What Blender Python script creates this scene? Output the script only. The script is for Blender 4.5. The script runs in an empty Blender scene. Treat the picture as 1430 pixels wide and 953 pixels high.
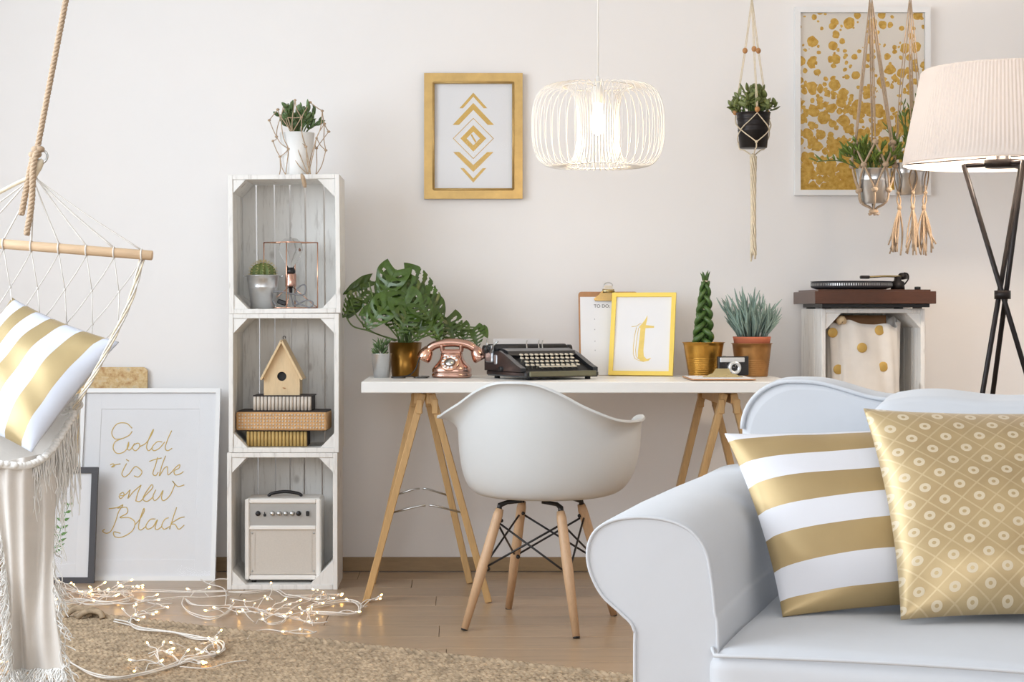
import bpy, bmesh, math, random
from mathutils import Vector, Matrix, Euler
R = math.radians
PI = math.pi
random.seed(7)
SC = bpy.context.scene
COL = SC.collection

# ------------------------------------------------------------------ camera, world, lights, exposure
F, CX, CY, EYE, CAMY = 2400.0, 640.0, 438.0, 0.9974, -6.64
cam_data = bpy.data.cameras.new('camera')
cam = bpy.data.objects.new('camera', cam_data); COL.objects.link(cam)
cam.location = (0, CAMY, EYE); cam.rotation_euler = (PI/2, 0, 0)
cam_data.sensor_width = 36; cam_data.lens = F/1430*36
cam_data.shift_x = (715-CX)/1430; cam_data.shift_y = -(476.5-CY)/1430
cam_data.clip_start = .05; cam_data.clip_end = 60
SC.camera = cam
w = bpy.data.worlds.new('world'); SC.world = w; w.use_nodes = True
w.node_tree.nodes['Background'].inputs[0].default_value = (.80, .88, 1.0, 1)
w.node_tree.nodes['Background'].inputs[1].default_value = 1.0

def area(name, loc, rot, sx, sy, energy, col):
    l = bpy.data.lights.new(name, 'AREA'); l.shape = 'RECTANGLE'; l.size = sx; l.size_y = sy
    l.energy = energy; l.color = col
    o = bpy.data.objects.new(name, l); o.location = loc; o.rotation_euler = rot; COL.objects.link(o)
    return o
area('daylight_side_window', (-2.66, -3.5, 1.72), (0, -R(90), 0), 1.7, 3.8, 97, (.82, .91, 1.0))
area('daylight_rear_window', (-.3, -8.9, 1.85), (R(90), 0, 0), 4.4, 1.4, 60, (.92, .96, 1.0))
SC.view_settings.view_transform = 'Standard'; SC.view_settings.look = 'None'
SC.view_settings.exposure = 0.38; SC.view_settings.gamma = 1.0; SC.view_settings.use_curve_mapping = False
SC.cycles.max_bounces = 8; SC.cycles.diffuse_bounces = 5; SC.cycles.transparent_max_bounces = 12
SC.cycles.sample_clamp_indirect = 6.0; SC.cycles.use_denoising = True
SC.cycles.caustics_reflective = False; SC.cycles.caustics_refractive = False

# ------------------------------------------------------------------ measuring helpers
def P(px, py, y):
    D = y-CAMY
    return Vector(((px-CX)*D/F, y, EYE-(py-CY)*D/F))
def G(px, py, z=0.0):
    D = F*(EYE-z)/(py-CY)
    return Vector(((px-CX)*D/F, D+CAMY, z))
def S(y): return F/(y-CAMY)

# ------------------------------------------------------------------ materials
def lin(c):
    return tuple(((x/255)/12.92 if x/255 <= .04045 else ((x/255+.055)/1.055)**2.4) for x in c)
class NT:
    def __init__(s, name):
        s.m = bpy.data.materials.new(name); s.m.use_nodes = True; s.t = s.m.node_tree
        s.b = s.t.nodes['Principled BSDF']
    def n(s, typ, **kw):
        x = s.t.nodes.new(typ)
        for k, v in kw.items(): setattr(x, k, v)
        return x
    def l(s, a, b): s.t.links.new(a, b)
    def coords(s, scale=(1,1,1), kind='Object', rot=(0,0,0)):
        tc = s.n('ShaderNodeTexCoord'); mp = s.n('ShaderNodeMapping')
        mp.inputs['Scale'].default_value = scale; mp.inputs['Rotation'].default_value = rot
        s.l(tc.outputs[kind], mp.inputs[0]); return mp.outputs[0]
    def noise(s, vec, scale=5, detail=3, rough=.5):
        x = s.n('ShaderNodeTexNoise'); x.inputs['Scale'].default_value = scale
        x.inputs['Detail'].default_value = detail; x.inputs['Roughness'].default_value = rough
        s.l(vec, x.inputs['Vector']); return x.outputs['Fac']
    def ramp(s, fac, stops):
        x = s.n('ShaderNodeValToRGB'); e = x.color_ramp.elements
        while len(e) < len(stops): e.new(.5)
        for i, (p, c) in enumerate(stops):
            e[i].position = p; e[i].color = (*c, 1)
        s.l(fac, x.inputs[0]); return x.outputs[0]
    def bump(s, fac, strength=.2, dist=.002):
        x = s.n('ShaderNodeBump'); x.inputs['Strength'].default_value = strength; x.inputs['Distance'].default_value = dist
        s.l(fac, x.inputs['Height']); s.l(x.outputs[0], s.b.inputs['Normal'])
    def math(s, op, a, b=None, c=None):
        x = s.n('ShaderNodeMath', operation=op)
        for i, v in enumerate((a, b, c)):
            if v is None: continue
            if isinstance(v, (int, float)): x.inputs[i].default_value = v
            else: s.l(v, x.inputs[i])
        return x.outputs[0]
    def mix(s, fac, a, b):
        x = s.n('ShaderNodeMix', data_type='RGBA')
        if isinstance(fac, (int, float)): x.inputs[0].default_value = fac
        else: s.l(fac, x.inputs[0])
        for i, v in ((6, a), (7, b)):
            if isinstance(v, tuple): x.inputs[i].default_value = (*v, 1)
            else: s.l(v, x.inputs[i])
        return x.outputs[2]
def shade(c, k): return tuple(min(1, x*k) for x in c)

def M(name, rgb, rough=.5, metal=0.0, var=.08, scale=8, stretch=(1,1,1), bump=0.0, bscale=60, bdist=.001, obj_var=0.0, sheen=0, spec=.5, coat=0, sub=0):
    """principled material: a base colour with fine noise variation, optional relief and variation from object to object"""
    t = NT(name); c = lin(rgb)
    t.b.inputs['Roughness'].default_value = rough; t.b.inputs['Metallic'].default_value = metal
    t.b.inputs['Specular IOR Level'].default_value = spec
    if sheen: t.b.inputs['Sheen Weight'].default_value = sheen
    if coat: t.b.inputs['Coat Weight'].default_value = coat; t.b.inputs['Coat Roughness'].default_value = .1
    if sub:
        t.b.inputs['Subsurface Weight'].default_value = sub; t.b.inputs['Subsurface Radius'].default_value = (.01,.01,.01)
    v = t.coords(stretch)
    f = t.noise(v, scale, 4, .6)
    col = t.ramp(f, [(.25, shade(c, 1-var)), (.75, shade(c, 1+var))])
    if obj_var:
        oi = t.n('ShaderNodeObjectInfo'); h = t.n('ShaderNodeHueSaturation')
        h.inputs['Hue'].default_value = .5
        t.l(t.math('MULTIPLY_ADD', oi.outputs['Random'], 2*obj_var, 1-obj_var), h.inputs['Value'])
        t.l(col, h.inputs['Color']); col = h.outputs[0]
    t.l(col, t.b.inputs['Base Color'])
    if bump:
        t.bump(t.noise(v, bscale, 2), bump, bdist)
    return t.m

def wood(name, rgb, dark=.75, stretch=(1,1,1), scale=10, rough=.45, obj_var=.06, bump=.15, knots=False):
    t = NT(name); c = lin(rgb)
    v = t.coords(stretch)
    oi = t.n('ShaderNodeObjectInfo'); add = t.n('ShaderNodeVectorMath', operation='ADD')
    cmb = t.n('ShaderNodeCombineXYZ')
    t.l(t.math('MULTIPLY', oi.outputs['Random'], 37.0), cmb.inputs[0]); t.l(t.math('MULTIPLY', oi.outputs['Random'], 91.0), cmb.inputs[2])
    t.l(v, add.inputs[0]); t.l(cmb.outputs[0], add.inputs[1]); v = add.outputs[0]
    f1 = t.noise(v, scale, 5, .65); f2 = t.noise(v, scale*4, 3, .7)
    f = t.math('ADD', t.math('MULTIPLY', f1, .7), t.math('MULTIPLY', f2, .3))
    col = t.ramp(f, [(.3, shade(c, dark)), (.5, c), (.72, shade(c, 1.1))])
    h = t.n('ShaderNodeHueSaturation')
    t.l(t.math('MULTIPLY_ADD', oi.outputs['Random'], 2*obj_var, 1-obj_var), h.inputs['Value'])
    t.l(col, h.inputs['Color']); t.l(h.outputs[0], t.b.inputs['Base Color'])
    t.b.inputs['Roughness'].default_value = rough
    if bump: t.bump(f, bump, .001)
    return t.m

def emit(name, rgb, strength):
    t = NT(name); c = lin(rgb)
    t.b.inputs['Base Color'].default_value = (*c, 1)
    t.b.inputs['Emission Color'].default_value = (*c, 1); t.b.inputs['Emission Strength'].default_value = strength
    return t.m

def glass(name, rgb=(255,255,255), rough=.02):
    t = NT(name)
    t.b.inputs['Base Color'].default_value = (*lin(rgb), 1); t.b.inputs['Transmission Weight'].default_value = 1
    t.b.inputs['Roughness'].default_value = rough; t.b.inputs['IOR'].default_value = 1.2
    return t.m

def pane(name):
    """thin picture glazing: mostly clear with a faint mirror at grazing angles"""
    t = NT(name); tr = t.n('ShaderNodeBsdfTransparent'); gl = t.n('ShaderNodeBsdfGlossy'); mx = t.n('ShaderNodeMixShader')
    gl.inputs['Roughness'].default_value = .03
    lw = t.n('ShaderNodeLayerWeight'); lw.inputs[0].default_value = .15
    t.l(t.math('MULTIPLY', lw.outputs['Fresnel'], .6), mx.inputs[0]); t.l(tr.outputs[0], mx.inputs[1]); t.l(gl.outputs[0], mx.inputs[2])
    t.l(mx.outputs[0], t.t.nodes['Material Output'].inputs[0])
    return t.m

def stripes(name, gold, white, edges, axis=1, rough_gold=.34):
    """printed satin stripes over the cushion's own UV; edges = list of (start, end) bands of gold"""
    t = NT(name)
    tc = t.n('ShaderNodeTexCoord'); sp = t.n('ShaderNodeSeparateXYZ'); t.l(tc.outputs['UV'], sp.inputs[0])
    u = sp.outputs[axis]
    tot = None
    for a, b in edges:
        k = t.math('MULTIPLY', t.math('GREATER_THAN', u, a), t.math('LESS_THAN', u, b))
        tot = k if tot is None else t.math('MAXIMUM', tot, k)
    v = t.coords((1,1,1)); f = t.noise(v, 7, 4)
    g = t.ramp(f, [(.3, shade(lin(gold), .93)), (.7, shade(lin(gold), 1.06))])
    wv = t.n('ShaderNodeTexWave'); wv.inputs['Scale'].default_value = 300; t.l(tc.outputs['UV'], wv.inputs[0])
    t.l(t.mix(tot, lin(white), g), t.b.inputs['Base Color'])
    t.l(t.math('MULTIPLY', tot, .45), t.b.inputs['Metallic'])
    t.l(t.math('MULTIPLY_ADD', tot, rough_gold-.85, .85), t.b.inputs['Roughness'])
    t.bump(t.math('ADD', f, t.math('MULTIPLY', wv.outputs['Fac'], .08)), .3, .004)
    return t.m

WHITEWASH = None
MT = {}
MT['wall'] = M('wall_paint', (236,233,231), .9, var=.012, scale=2, bump=.05, bscale=300, spec=.2)
MT['ceiling'] = M('ceiling_paint', (240,240,238), .9, var=.01)
MT['oak'] = None
MT['base'] = wood('oak_baseboard', (158,132,98), .8, (1,8,8), 4, .45, .02)
MT['plank'] = wood('oak_plank', (176,150,122), .74, (1.2,14,14), 3, .30, .06, .05)
MT['white_satin'] = M('white_lacquer', (232,231,228), .35, var=.01)
MT['white_plastic'] = M('white_plastic_shell', (213,215,215), .32, var=.01)
MT['white_paint'] = M('white_painted_metal', (238,236,232), .45, var=.01)
MT['white_frame'] = M('white_frame_lacquer', (233,233,233), .4, var=.01)
MT['paper'] = M('white_paper', (232,232,234), .8, var=.01)
MT['mat_board'] = M('mat_board', (234,234,236), .85, var=.01)
MT['black'] = M('black_paint', (24,23,25), .4, var=.1)
MT['black_gloss'] = M('black_gloss', (16,16,18), .15, var=.1, coat=.5)
MT['charcoal'] = M('charcoal_frame', (62,60,64), .5, var=.06)
MT['dark_metal'] = M('dark_metal', (40,36,36), .4, .6, var=.1)
MT['steel'] = M('brushed_steel', (190,190,188), .3, 1, var=.05)
MT['zinc'] = M('zinc_sheet', (224,226,228), .28, .85, var=.1, scale=14)
MT['gold'] = M('gold_leaf', (190,158,100), .42, .6, var=.14, scale=18, bump=.15, bscale=120)
MT['gold_print'] = M('gold_foil_print', (200,164,88), .45, .3, var=.12, scale=30)
MT['gold_pot'] = M('gold_pot_metal', (184,136,60), .32, .9, var=.10, scale=10)
MT['gold_pot_old'] = M('aged_gold_pot_metal', (168,122,72), .42, .8, var=.22, scale=22)
MT['brown_pot'] = M('amber_brown_metal', (126,88,30), .28, .75, var=.15, scale=8)
MT['copper'] = M('copper', (196,156,140), .2, 1, var=.08)
MT['copper_bright'] = M('polished_copper', (228,178,152), .18, 1, var=.04)
MT['terracotta'] = M('terracotta', (186,104,74), .8, var=.1)
MT['yellow'] = M('yellow_frame_paint', (243,212,96), .42, var=.04)
MT['soil'] = M('potting_soil', (58,46,36), .95, var=.3, scale=60, bump=.6, bscale=120, bdist=.004)
MT['bamboo'] = wood('pine_trestle', (196,158,106), .8, (10,10,1), 5, .45, .05)
MT['beech'] = wood('beech_leg', (204,168,132), .86, (14,14,1.2), 5, .42, .04)
MT['birch'] = wood('birch_board', (216,190,150), .88, (8,8,1.2), 6, .6, .03)
MT['bar'] = wood('hammock_bar_wood', (214,184,150), .88, (1.5,12,12), 5, .5, .02)
MT['tan'] = M('tan_wicker', (198,154,104), .6, var=.15, scale=40)
MT['ochre'] = M('ochre_reed', (192,160,98), .6, var=.18, scale=30, obj_var=.1)
MT['pale_reed'] = M('pale_reed', (206,196,184), .65, var=.1, scale=30, obj_var=.05)
MT['dark_box'] = M('dark_box_card', (52,44,42), .7, var=.2)
MT['walnut'] = wood('walnut_plinth', (76,44,28), .7, (1.5,10,10), 5, .3, .02)
MT['hardboard'] = M('hardboard', (176,128,86), .6, var=.08, scale=60)
MT['brass'] = M('brass', (188,168,122), .25, 1, var=.08)
MT['cord_cream'] = M('cotton_cord', (224,210,184), .9, var=.12, scale=80, sheen=.3)
MT['cord_tan'] = M('jute_cord', (176,152,126), .95, var=.2, scale=120, sheen=.2)
MT['cord_white'] = M('white_cotton_cord', (214,209,202), .9, var=.06, scale=80)
MT['bead'] = M('wooden_bead', (178,128,78), .5, var=.1)
MT['sofa'] = M('white_cotton_slipcover', (202,205,210), .9, var=.02, scale=6, bump=.25, bscale=14, bdist=.006, sheen=.25, spec=.2)
MT['sofa_seam'] = M('slipcover_piping', (204,207,212), .9, var=.02)
MT['cloth'] = M('ecru_cotton_cloth', (212,205,197), .95, var=.05, scale=12, bump=.4, bscale=60, bdist=.002, sheen=.3, spec=.1, sub=.1)
MT['fringe'] = M('white_fringe', (238,236,232), .95, var=.04, scale=30)
MT['jute'] = M('jute_braid', (172,152,127), .95, var=.5, scale=38, spec=.1)
MT['jute_dark'] = M('jute_backing', (104,88,68), .95, var=.2, scale=40)
MT['wire_white'] = M('white_cable', (234,228,220), .5, var=.03)
MT['grey_cable'] = M('grey_textile_cable', (128,126,128), .8, var=.1)
MT['leaf_dark'] = M('monstera_leaf', (60,84,22), .3, var=.35, scale=10, obj_var=.18)
MT['leaf_stem'] = M('green_stem', (92,112,58), .5, var=.1)
MT['leaf_jade'] = M('jade_leaf', (92,116,72), .42, var=.25, scale=30, obj_var=.25)
MT['leaf_olive'] = M('hoya_leaf', (112,122,70), .45, var=.3, scale=30, obj_var=.3)
MT['leaf_blue'] = M('blue_chalkstick_leaf', (134,156,146), .6, var=.15, scale=30, obj_var=.16)
MT['leaf_snake'] = M('snake_plant_leaf', (70,98,46), .38, var=.2, scale=14, obj_var=.08)
MT['leaf_grass'] = M('fresh_leaf', (104,124,48), .5, var=.3, scale=20, obj_var=.25)
MT['cactus'] = M('cactus_skin', (98,112,58), .6, var=.15, scale=30)
MT['spine'] = M('cactus_spine', (222,206,150), .6, var=.1)
MT['grille'] = M('amp_grille_cloth', (204,196,186), .8, var=.05, scale=200)
MT['amp'] = M('cream_amp_vinyl', (236,232,226), .5, var=.02, bump=.1, bscale=400)
MT['panel'] = M('amp_control_panel', (176,176,174), .35, .5, var=.04)
MT['ink'] = M('black_ink', (44,44,46), .7, var=.05)
MT['ink_soft'] = M('grey_ink', (170,172,178), .7, var=.05)
MT['gold_ink'] = M('gold_ink', (214,184,108), .55, .25, var=.1, scale=40)
MT['yellow_ink'] = M('yellow_ink', (230,202,112), .6, var=.08, scale=40)
MT['fern_ink'] = M('fern_print', (104,146,76), .7, var=.2, scale=60)
MT['bulb_glow'] = emit('fairy_bulb_glow', (255,196,110), 14)
MT['filament_glow'] = emit('warm_bulb_glow', (255,220,165), 6)
MT['glass'] = glass('clear_glass')
MT['pane'] = pane('picture_glass')
MT['typing'] = M('typewriter_enamel', (30,31,34), .28, var=.15, coat=.4)
MT['type_metal'] = M('typewriter_bright_metal', (186,190,194), .3, .9, var=.2, scale=60)
MT['key'] = M('key_cap', (206,198,180), .4, var=.05)
MT['key_dark'] = M('key_stem', (18,18,20), .5, var=.05)
MT['olive_trim'] = M('typewriter_front_trim', (120,118,96), .28, .7, var=.08, scale=6)
MT['camera_silver'] = M('camera_silver', (214,216,216), .3, .6, var=.05)
MT['flecked'] = None
MT['cloth_bag'] = M('bag_cloth', (226,220,212), .9, var=.04, scale=20, bump=.2, bscale=40, bdist=.002)

def whitewash():
    t = NT('whitewashed_wood'); base = lin((231,229,225)); grey = lin((202,198,193)); kn = lin((140,128,116))
    oi = t.n('ShaderNodeObjectInfo'); v = t.coords((14,14,1.6))
    add = t.n('ShaderNodeVectorMath', operation='ADD'); cmb = t.n('ShaderNodeCombineXYZ')
    t.l(t.math('MULTIPLY', oi.outputs['Random'], 53.0), cmb.inputs[0]); t.l(t.math('MULTIPLY', oi.outputs['Random'], 17.0), cmb.inputs[2])
    t.l(v, add.inputs[0]); t.l(cmb.outputs[0], add.inputs[1])
    f = t.noise(add.outputs[0], 4, 5, .7)
    c = t.ramp(f, [(.30, grey), (.46, base), (.8, shade(base, 1.04))])
    v2 = t.coords((1,1,.7)); vo = t.n('ShaderNodeTexVoronoi'); vo.inputs['Scale'].default_value = 8
    a2 = t.n('ShaderNodeVectorMath', operation='ADD'); t.l(v2, a2.inputs[0]); t.l(cmb.outputs[0], a2.inputs[1]); t.l(a2.outputs[0], vo.inputs['Vector'])
    k = t.ramp(vo.outputs['Distance'], [(.06, (1,1,1)), (.12, (0,0,0))])
    t.l(t.mix(t.math('MULTIPLY', k, .5), c, kn), t.b.inputs['Base Color'])
    t.b.inputs['Roughness'].default_value = .6
    t.bump(f, .2, .001)
    return t.m
MT['wash'] = whitewash()

def flecked():
    t = NT('gold_flecked_board'); v = t.coords((1,1,1)); f = t.noise(v, 34, 4, .7)
    t.l(t.ramp(f, [(.35, lin((176,132,84))), (.5, lin((206,176,126))), (.6, lin((212,190,150))), (.7, lin((170,164,146)))]), t.b.inputs['Base Color'])
    t.b.inputs['Roughness'].default_value = .6
    return t.m
MT['flecked'] = flecked()

def dots_print():
    """gold blots on cream paper, sparse at the top and running together at the bottom (flat print)"""
    t = NT('gold_blot_print'); v = t.coords((1,1,1))
    nz = t.n('ShaderNodeTexNoise'); nz.inputs['Scale'].default_value = 26; t.l(v, nz.inputs['Vector'])
    sub = t.n('ShaderNodeVectorMath', operation='SUBTRACT'); t.l(nz.outputs['Color'], sub.inputs[0]); sub.inputs[1].default_value = (.5,.5,.5)
    sc = t.n('ShaderNodeVectorMath', operation='SCALE'); sc.inputs['Scale'].default_value = .018; t.l(sub.outputs[0], sc.inputs[0])
    ad = t.n('ShaderNodeVectorMath', operation='ADD'); t.l(v, ad.inputs[0]); t.l(sc.outputs[0], ad.inputs[1])
    sp = t.n('ShaderNodeSeparateXYZ'); t.l(v, sp.inputs[0])
    # density: grows towards the lower edge and the right
    g = t.math('ADD', t.math('MULTIPLY', sp.outputs[2], -1.35), t.math('MULTIPLY', sp.outputs[0], .35))
    masks = []
    for scale, k0, k1 in ((22, .50, .42), (38, .41, .55)):
        vo = t.n('ShaderNodeTexVoronoi'); vo.inputs['Scale'].default_value = scale; vo.inputs['Randomness'].default_value = .9
        flat = t.n('ShaderNodeVectorMath', operation='MULTIPLY'); flat.inputs[1].default_value = (1,0,1); t.l(ad.outputs[0], flat.inputs[0])
        t.l(flat.outputs[0], vo.inputs['Vector'])
        cs = t.n('ShaderNodeSeparateXYZ'); t.l(vo.outputs['Color'], cs.inputs[0])
        rad = t.math('MULTIPLY_ADD', cs.outputs[0], .34, t.math('MULTIPLY_ADD', g, k1, k0-.17))
        masks.append(t.math('LESS_THAN', vo.outputs['Distance'], rad))
    mk = t.math('MAXIMUM', masks[0], masks[1])
    f = t.noise(v, 60, 3)
    gold = t.ramp(f, [(.3, lin((188,142,50))), (.7, lin((222,184,96)))])
    t.l(t.mix(mk, lin((233,226,216)), gold), t.b.inputs['Base Color'])
    t.l(t.math('MULTIPLY', mk, .35), t.b.inputs['Metallic'])
    t.b.inputs['Roughness'].default_value = .5
    return t.m
MT['dots'] = dots_print()

def brocade():
    """woven gold cushion cloth: a diamond trellis with a pale ring in every diamond, printed on the cushion's UV"""
    t = NT('gold_brocade')
    tc = t.n('ShaderNodeTexCoord'); sp = t.n('ShaderNodeSeparateXYZ'); t.l(tc.outputs['UV'], sp.inputs[0])
    N = 13.5
    a = t.math('MULTIPLY', t.math('ADD', sp.outputs[0], sp.outputs[1]), N/2*1.15); b = t.math('MULTIPLY', t.math('SUBTRACT', sp.outputs[0], sp.outputs[1]), N/2*1.15)
    fa = t.math('SUBTRACT', t.math('FRACT', t.math('ADD', a, 20.0)), .5); fb = t.math('SUBTRACT', t.math('FRACT', t.math('ADD', b, 20.0)), .5)
    line = t.math('GREATER_THAN', t.math('MAXIMUM', t.math('ABSOLUTE', fa), t.math('ABSOLUTE', fb)), .465)
    r = t.math('SQRT', t.math('ADD', t.math('MULTIPLY', fa, fa), t.math('MULTIPLY', fb, fb)))
    ring = t.math('MULTIPLY', t.math('LESS_THAN', r, .23), t.math('GREATER_THAN', r, .085))
    v = t.coords((1,1,1)); f = t.noise(v, 9, 4)
    g = t.ramp(f, [(.3, lin((176,152,112))), (.7, lin((196,174,132)))])
    c = t.mix(t.math('MULTIPLY', line, .5), g, lin((214,196,158)))
    c = t.mix(t.math('MULTIPLY', ring, .5), c, lin((228,218,196)))
    t.l(c, t.b.inputs['Base Color'])
    t.l(t.math('MULTIPLY_ADD', ring, -.35, .45), t.b.inputs['Metallic'])
    t.b.inputs['Roughness'].default_value = .42
    t.b.inputs['Sheen Weight'].default_value = .2
    t.bump(t.math('ADD', f, t.math('MULTIPLY', t.math('ADD', ring, line), .12)), .35, .006)
    return t.m
MT['brocade'] = brocade()
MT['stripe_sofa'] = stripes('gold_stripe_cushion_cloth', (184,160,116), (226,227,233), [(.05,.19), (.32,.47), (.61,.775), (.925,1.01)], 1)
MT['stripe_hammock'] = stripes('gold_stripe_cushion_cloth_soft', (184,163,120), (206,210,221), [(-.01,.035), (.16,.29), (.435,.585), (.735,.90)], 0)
MT['pleat'] = None
def shade_mat():
    t = NT('pleated_lamp_fabric'); c = lin((216,207,201))
    d = t.n('ShaderNodeBsdfDiffuse'); tr = t.n('ShaderNodeBsdfTranslucent'); mx = t.n('ShaderNodeMixShader')
    f = t.noise(t.coords((1,1,1)), 30, 2)
    col = t.ramp(f, [(.3, shade(c,.98)), (.7, shade(c,1.0))])
    t.l(col, d.inputs[0]); t.l(col, tr.inputs[0]); mx.inputs[0].default_value = .06
    t.l(d.outputs[0], mx.inputs[1]); t.l(tr.outputs[0], mx.inputs[2]); t.l(mx.outputs[0], t.t.nodes['Material Output'].inputs[0])
    return t.m
MT['pleat'] = shade_mat()
# ------------------------------------------------------------------ mesh helpers
class MB:
    def __init__(s): s.v, s.f, s.sm, s.uv = [], [], [], None
    def add(s, vs, fs, smooth=False, mat=None):
        o = len(s.v)
        for p in vs:
            p = Vector(p)
            s.v.append(tuple(mat @ p) if mat is not None else tuple(p))
        for f in fs:
            s.f.append(tuple(i+o for i in f)); s.sm.append(smooth)
        return s
    def box(s, c, size, mat=None, ch=0.0):
        hx, hy, hz = size[0]/2, size[1]/2, size[2]/2
        L = Matrix.Translation(c) if mat is None else mat @ Matrix.Translation(c)
        if ch <= 0:
            vs = [(sx*hx, sy*hy, sz*hz) for sx in (-1,1) for sy in (-1,1) for sz in (-1,1)]
            fs = [(0,1,3,2),(4,6,7,5),(0,4,5,1),(2,3,7,6),(0,2,6,4),(1,5,7,3)]
            return s.add(vs, fs, False, L)
        ch = min(ch, hx*.9, hy*.9, hz*.9)
        vs, idx = [], {}
        for sx in (-1,1):
            for sy in (-1,1):
                for sz in (-1,1):
                    for a in range(3):
                        d = [hx-ch, hy-ch, hz-ch]; d[a] += ch
                        idx[(sx,sy,sz,a)] = len(vs); vs.append((sx*d[0], sy*d[1], sz*d[2]))
        fs = []
        for a in range(3):
            b, c2 = [(1,2),(0,2),(0,1)][a]
            for sg in (-1,1):
                q = []
                for (p, r) in ((-1,-1),(1,-1),(1,1),(-1,1)):
                    k = [0,0,0]; k[a] = sg; k[b] = p; k[c2] = r; q.append(idx[(*k, a)])
                fs.append(tuple(q))
        for a in range(3):                       # edges run along axis a
            b, c2 = [(1,2),(0,2),(0,1)][a]
            for p in (-1,1):
                for r in (-1,1):
                    k0 = [0,0,0]; k0[a] = -1; k0[b] = p; k0[c2] = r; k1 = list(k0); k1[a] = 1
                    fs.append((idx[(*k0,b)], idx[(*k1,b)], idx[(*k1,c2)], idx[(*k0,c2)]))
        for sx in (-1,1):
            for sy in (-1,1):
                for sz in (-1,1): fs.append(tuple(idx[(sx,sy,sz,a)] for a in range(3)))
        return s.add(vs, fs, False, L)
    def tube(s, pts, r, n=8, closed=False, caps=True, mat=None):
        pts = [Vector(p) for p in pts]; m = len(pts)
        rs = r if isinstance(r, (list, tuple)) else [r]*m
        vs, fs = [], []
        up = None
        for i, p in enumerate(pts):
            if closed: t = pts[(i+1) % m]-pts[i-1]
            else: t = pts[min(i+1, m-1)]-pts[max(i-1, 0)]
            if t.length < 1e-9: t = Vector((0,0,1))
            t.normalize()
            if up is None:
                up = Vector((0,0,1)) if abs(t.z) < .9 else Vector((1,0,0))
            a = (up-t*up.dot(t))
            if a.length < 1e-6: a = t.orthogonal()
            a.normalize(); b = t.cross(a); up = a
            for k in range(n):
                q = 2*PI*k/n
                vs.append(p+(a*math.cos(q)+b*math.sin(q))*rs[i])
        for i in range(m if closed else m-1):
            j = (i+1) % m
            for k in range(n):
                l = (k+1) % n
                fs.append((i*n+k, i*n+l, j*n+l, j*n+k))
        if caps and not closed:
            fs.append(tuple(range(n))[::-1]); fs.append(tuple((m-1)*n+k for k in range(n)))
        return s.add(vs, fs, True, mat)
    def lathe(s, prof, n=32, c=(0,0,0), mat=None, close=False):
        vs, fs = [], []
        m = len(prof)
        for (r, z) in prof:
            for k in range(n):
                a = 2*PI*k/n; vs.append((c[0]+r*math.cos(a), c[1]+r*math.sin(a), c[2]+z))
        for i in range(m if close else m-1):
            j = (i+1) % m
            for k in range(n):
                l = (k+1) % n; fs.append((i*n+k, i*n+l, j*n+l, j*n+k))
        if not close:
            if prof[0][0] > 1e-6: fs.append(tuple(range(n))[::-1])
            if prof[-1][0] > 1e-6: fs.append(tuple((m-1)*n+k for k in range(n)))
        return s.add(vs, fs, True, mat)
    def ell(s, c, r, nu=12, nv=8, mat=None):
        r = r if isinstance(r, (tuple, list)) else (r, r, r)
        vs, fs = [(c[0], c[1], c[2]-r[2])], []
        for j in range(1, nv):
            b = -PI/2+PI*j/nv
            for k in range(nu):
                a = 2*PI*k/nu
                vs.append((c[0]+r[0]*math.cos(b)*math.cos(a), c[1]+r[1]*math.cos(b)*math.sin(a), c[2]+r[2]*math.sin(b)))
        vs.append((c[0], c[1], c[2]+r[2])); top = len(vs)-1
        for k in range(nu):
            l = (k+1) % nu
            fs.append((0, 1+l, 1+k)); fs.append((top, top-nu+k, top-nu+l))
            for j in range(nv-2): fs.append((1+j*nu+k, 1+j*nu+l, 1+(j+1)*nu+l, 1+(j+1)*nu+k))
        return s.add(vs, fs, True, mat)
    def prism(s, poly, d0, d1, mat=None, plane='xz', smooth=False):
        """outline in a plane, given thickness from d0 to d1 along the third axis"""
        m = len(poly)
        if plane == 'xz': q = lambda p, d: (p[0], d, p[1])
        elif plane == 'xy': q = lambda p, d: (p[0], p[1], d)
        else: q = lambda p, d: (d, p[0], p[1])
        vs = [q(p, d0) for p in poly]+[q(p, d1) for p in poly]
        fs = [tuple(range(m)), tuple(range(2*m-1, m-1, -1))]
        for i in range(m):
            j = (i+1) % m; fs.append((i, j, m+j, m+i))
        return s.add(vs, fs, smooth, mat)
    def grid(s, fn, nu, nv, smooth=True, keep=None, mat=None):
        vs = [fn(i/nu, j/nv) for j in range(nv+1) for i in range(nu+1)]
        fs = []
        for j in range(nv):
            for i in range(nu):
                if keep and not keep((i+.5)/nu, (j+.5)/nv): continue
                a = j*(nu+1)+i; fs.append((a, a+1, a+nu+2, a+nu+1))
        return s.add(vs, fs, smooth, mat)
    def mesh(s, name, m):
        me = bpy.data.meshes.new(name); me.from_pydata(s.v, [], s.f); me.update()
        me.polygons.foreach_set('use_smooth', s.sm)
        bm = bmesh.new(); bm.from_mesh(me); bmesh.ops.recalc_face_normals(bm, faces=bm.faces)
        used = [v for v in bm.verts if not v.link_faces]
        if used: bmesh.ops.delete(bm, geom=used, context='VERTS')
        bm.to_mesh(me); bm.free()
        if m is not None: me.materials.append(m)
        return me
    def build(s, name, m, parent=None, loc=None, rot=None):
        return link(name, s.mesh(name, m), parent, loc, rot)
def link(name, me, parent=None, loc=None, rot=None, mw=None):
    o = bpy.data.objects.new(name, me); COL.objects.link(o)
    if parent is not None: o.parent = parent
    if mw is not None: o.matrix_local = mw
    if loc is not None: o.location = loc
    if rot is not None: o.rotation_euler = rot
    return o
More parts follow.
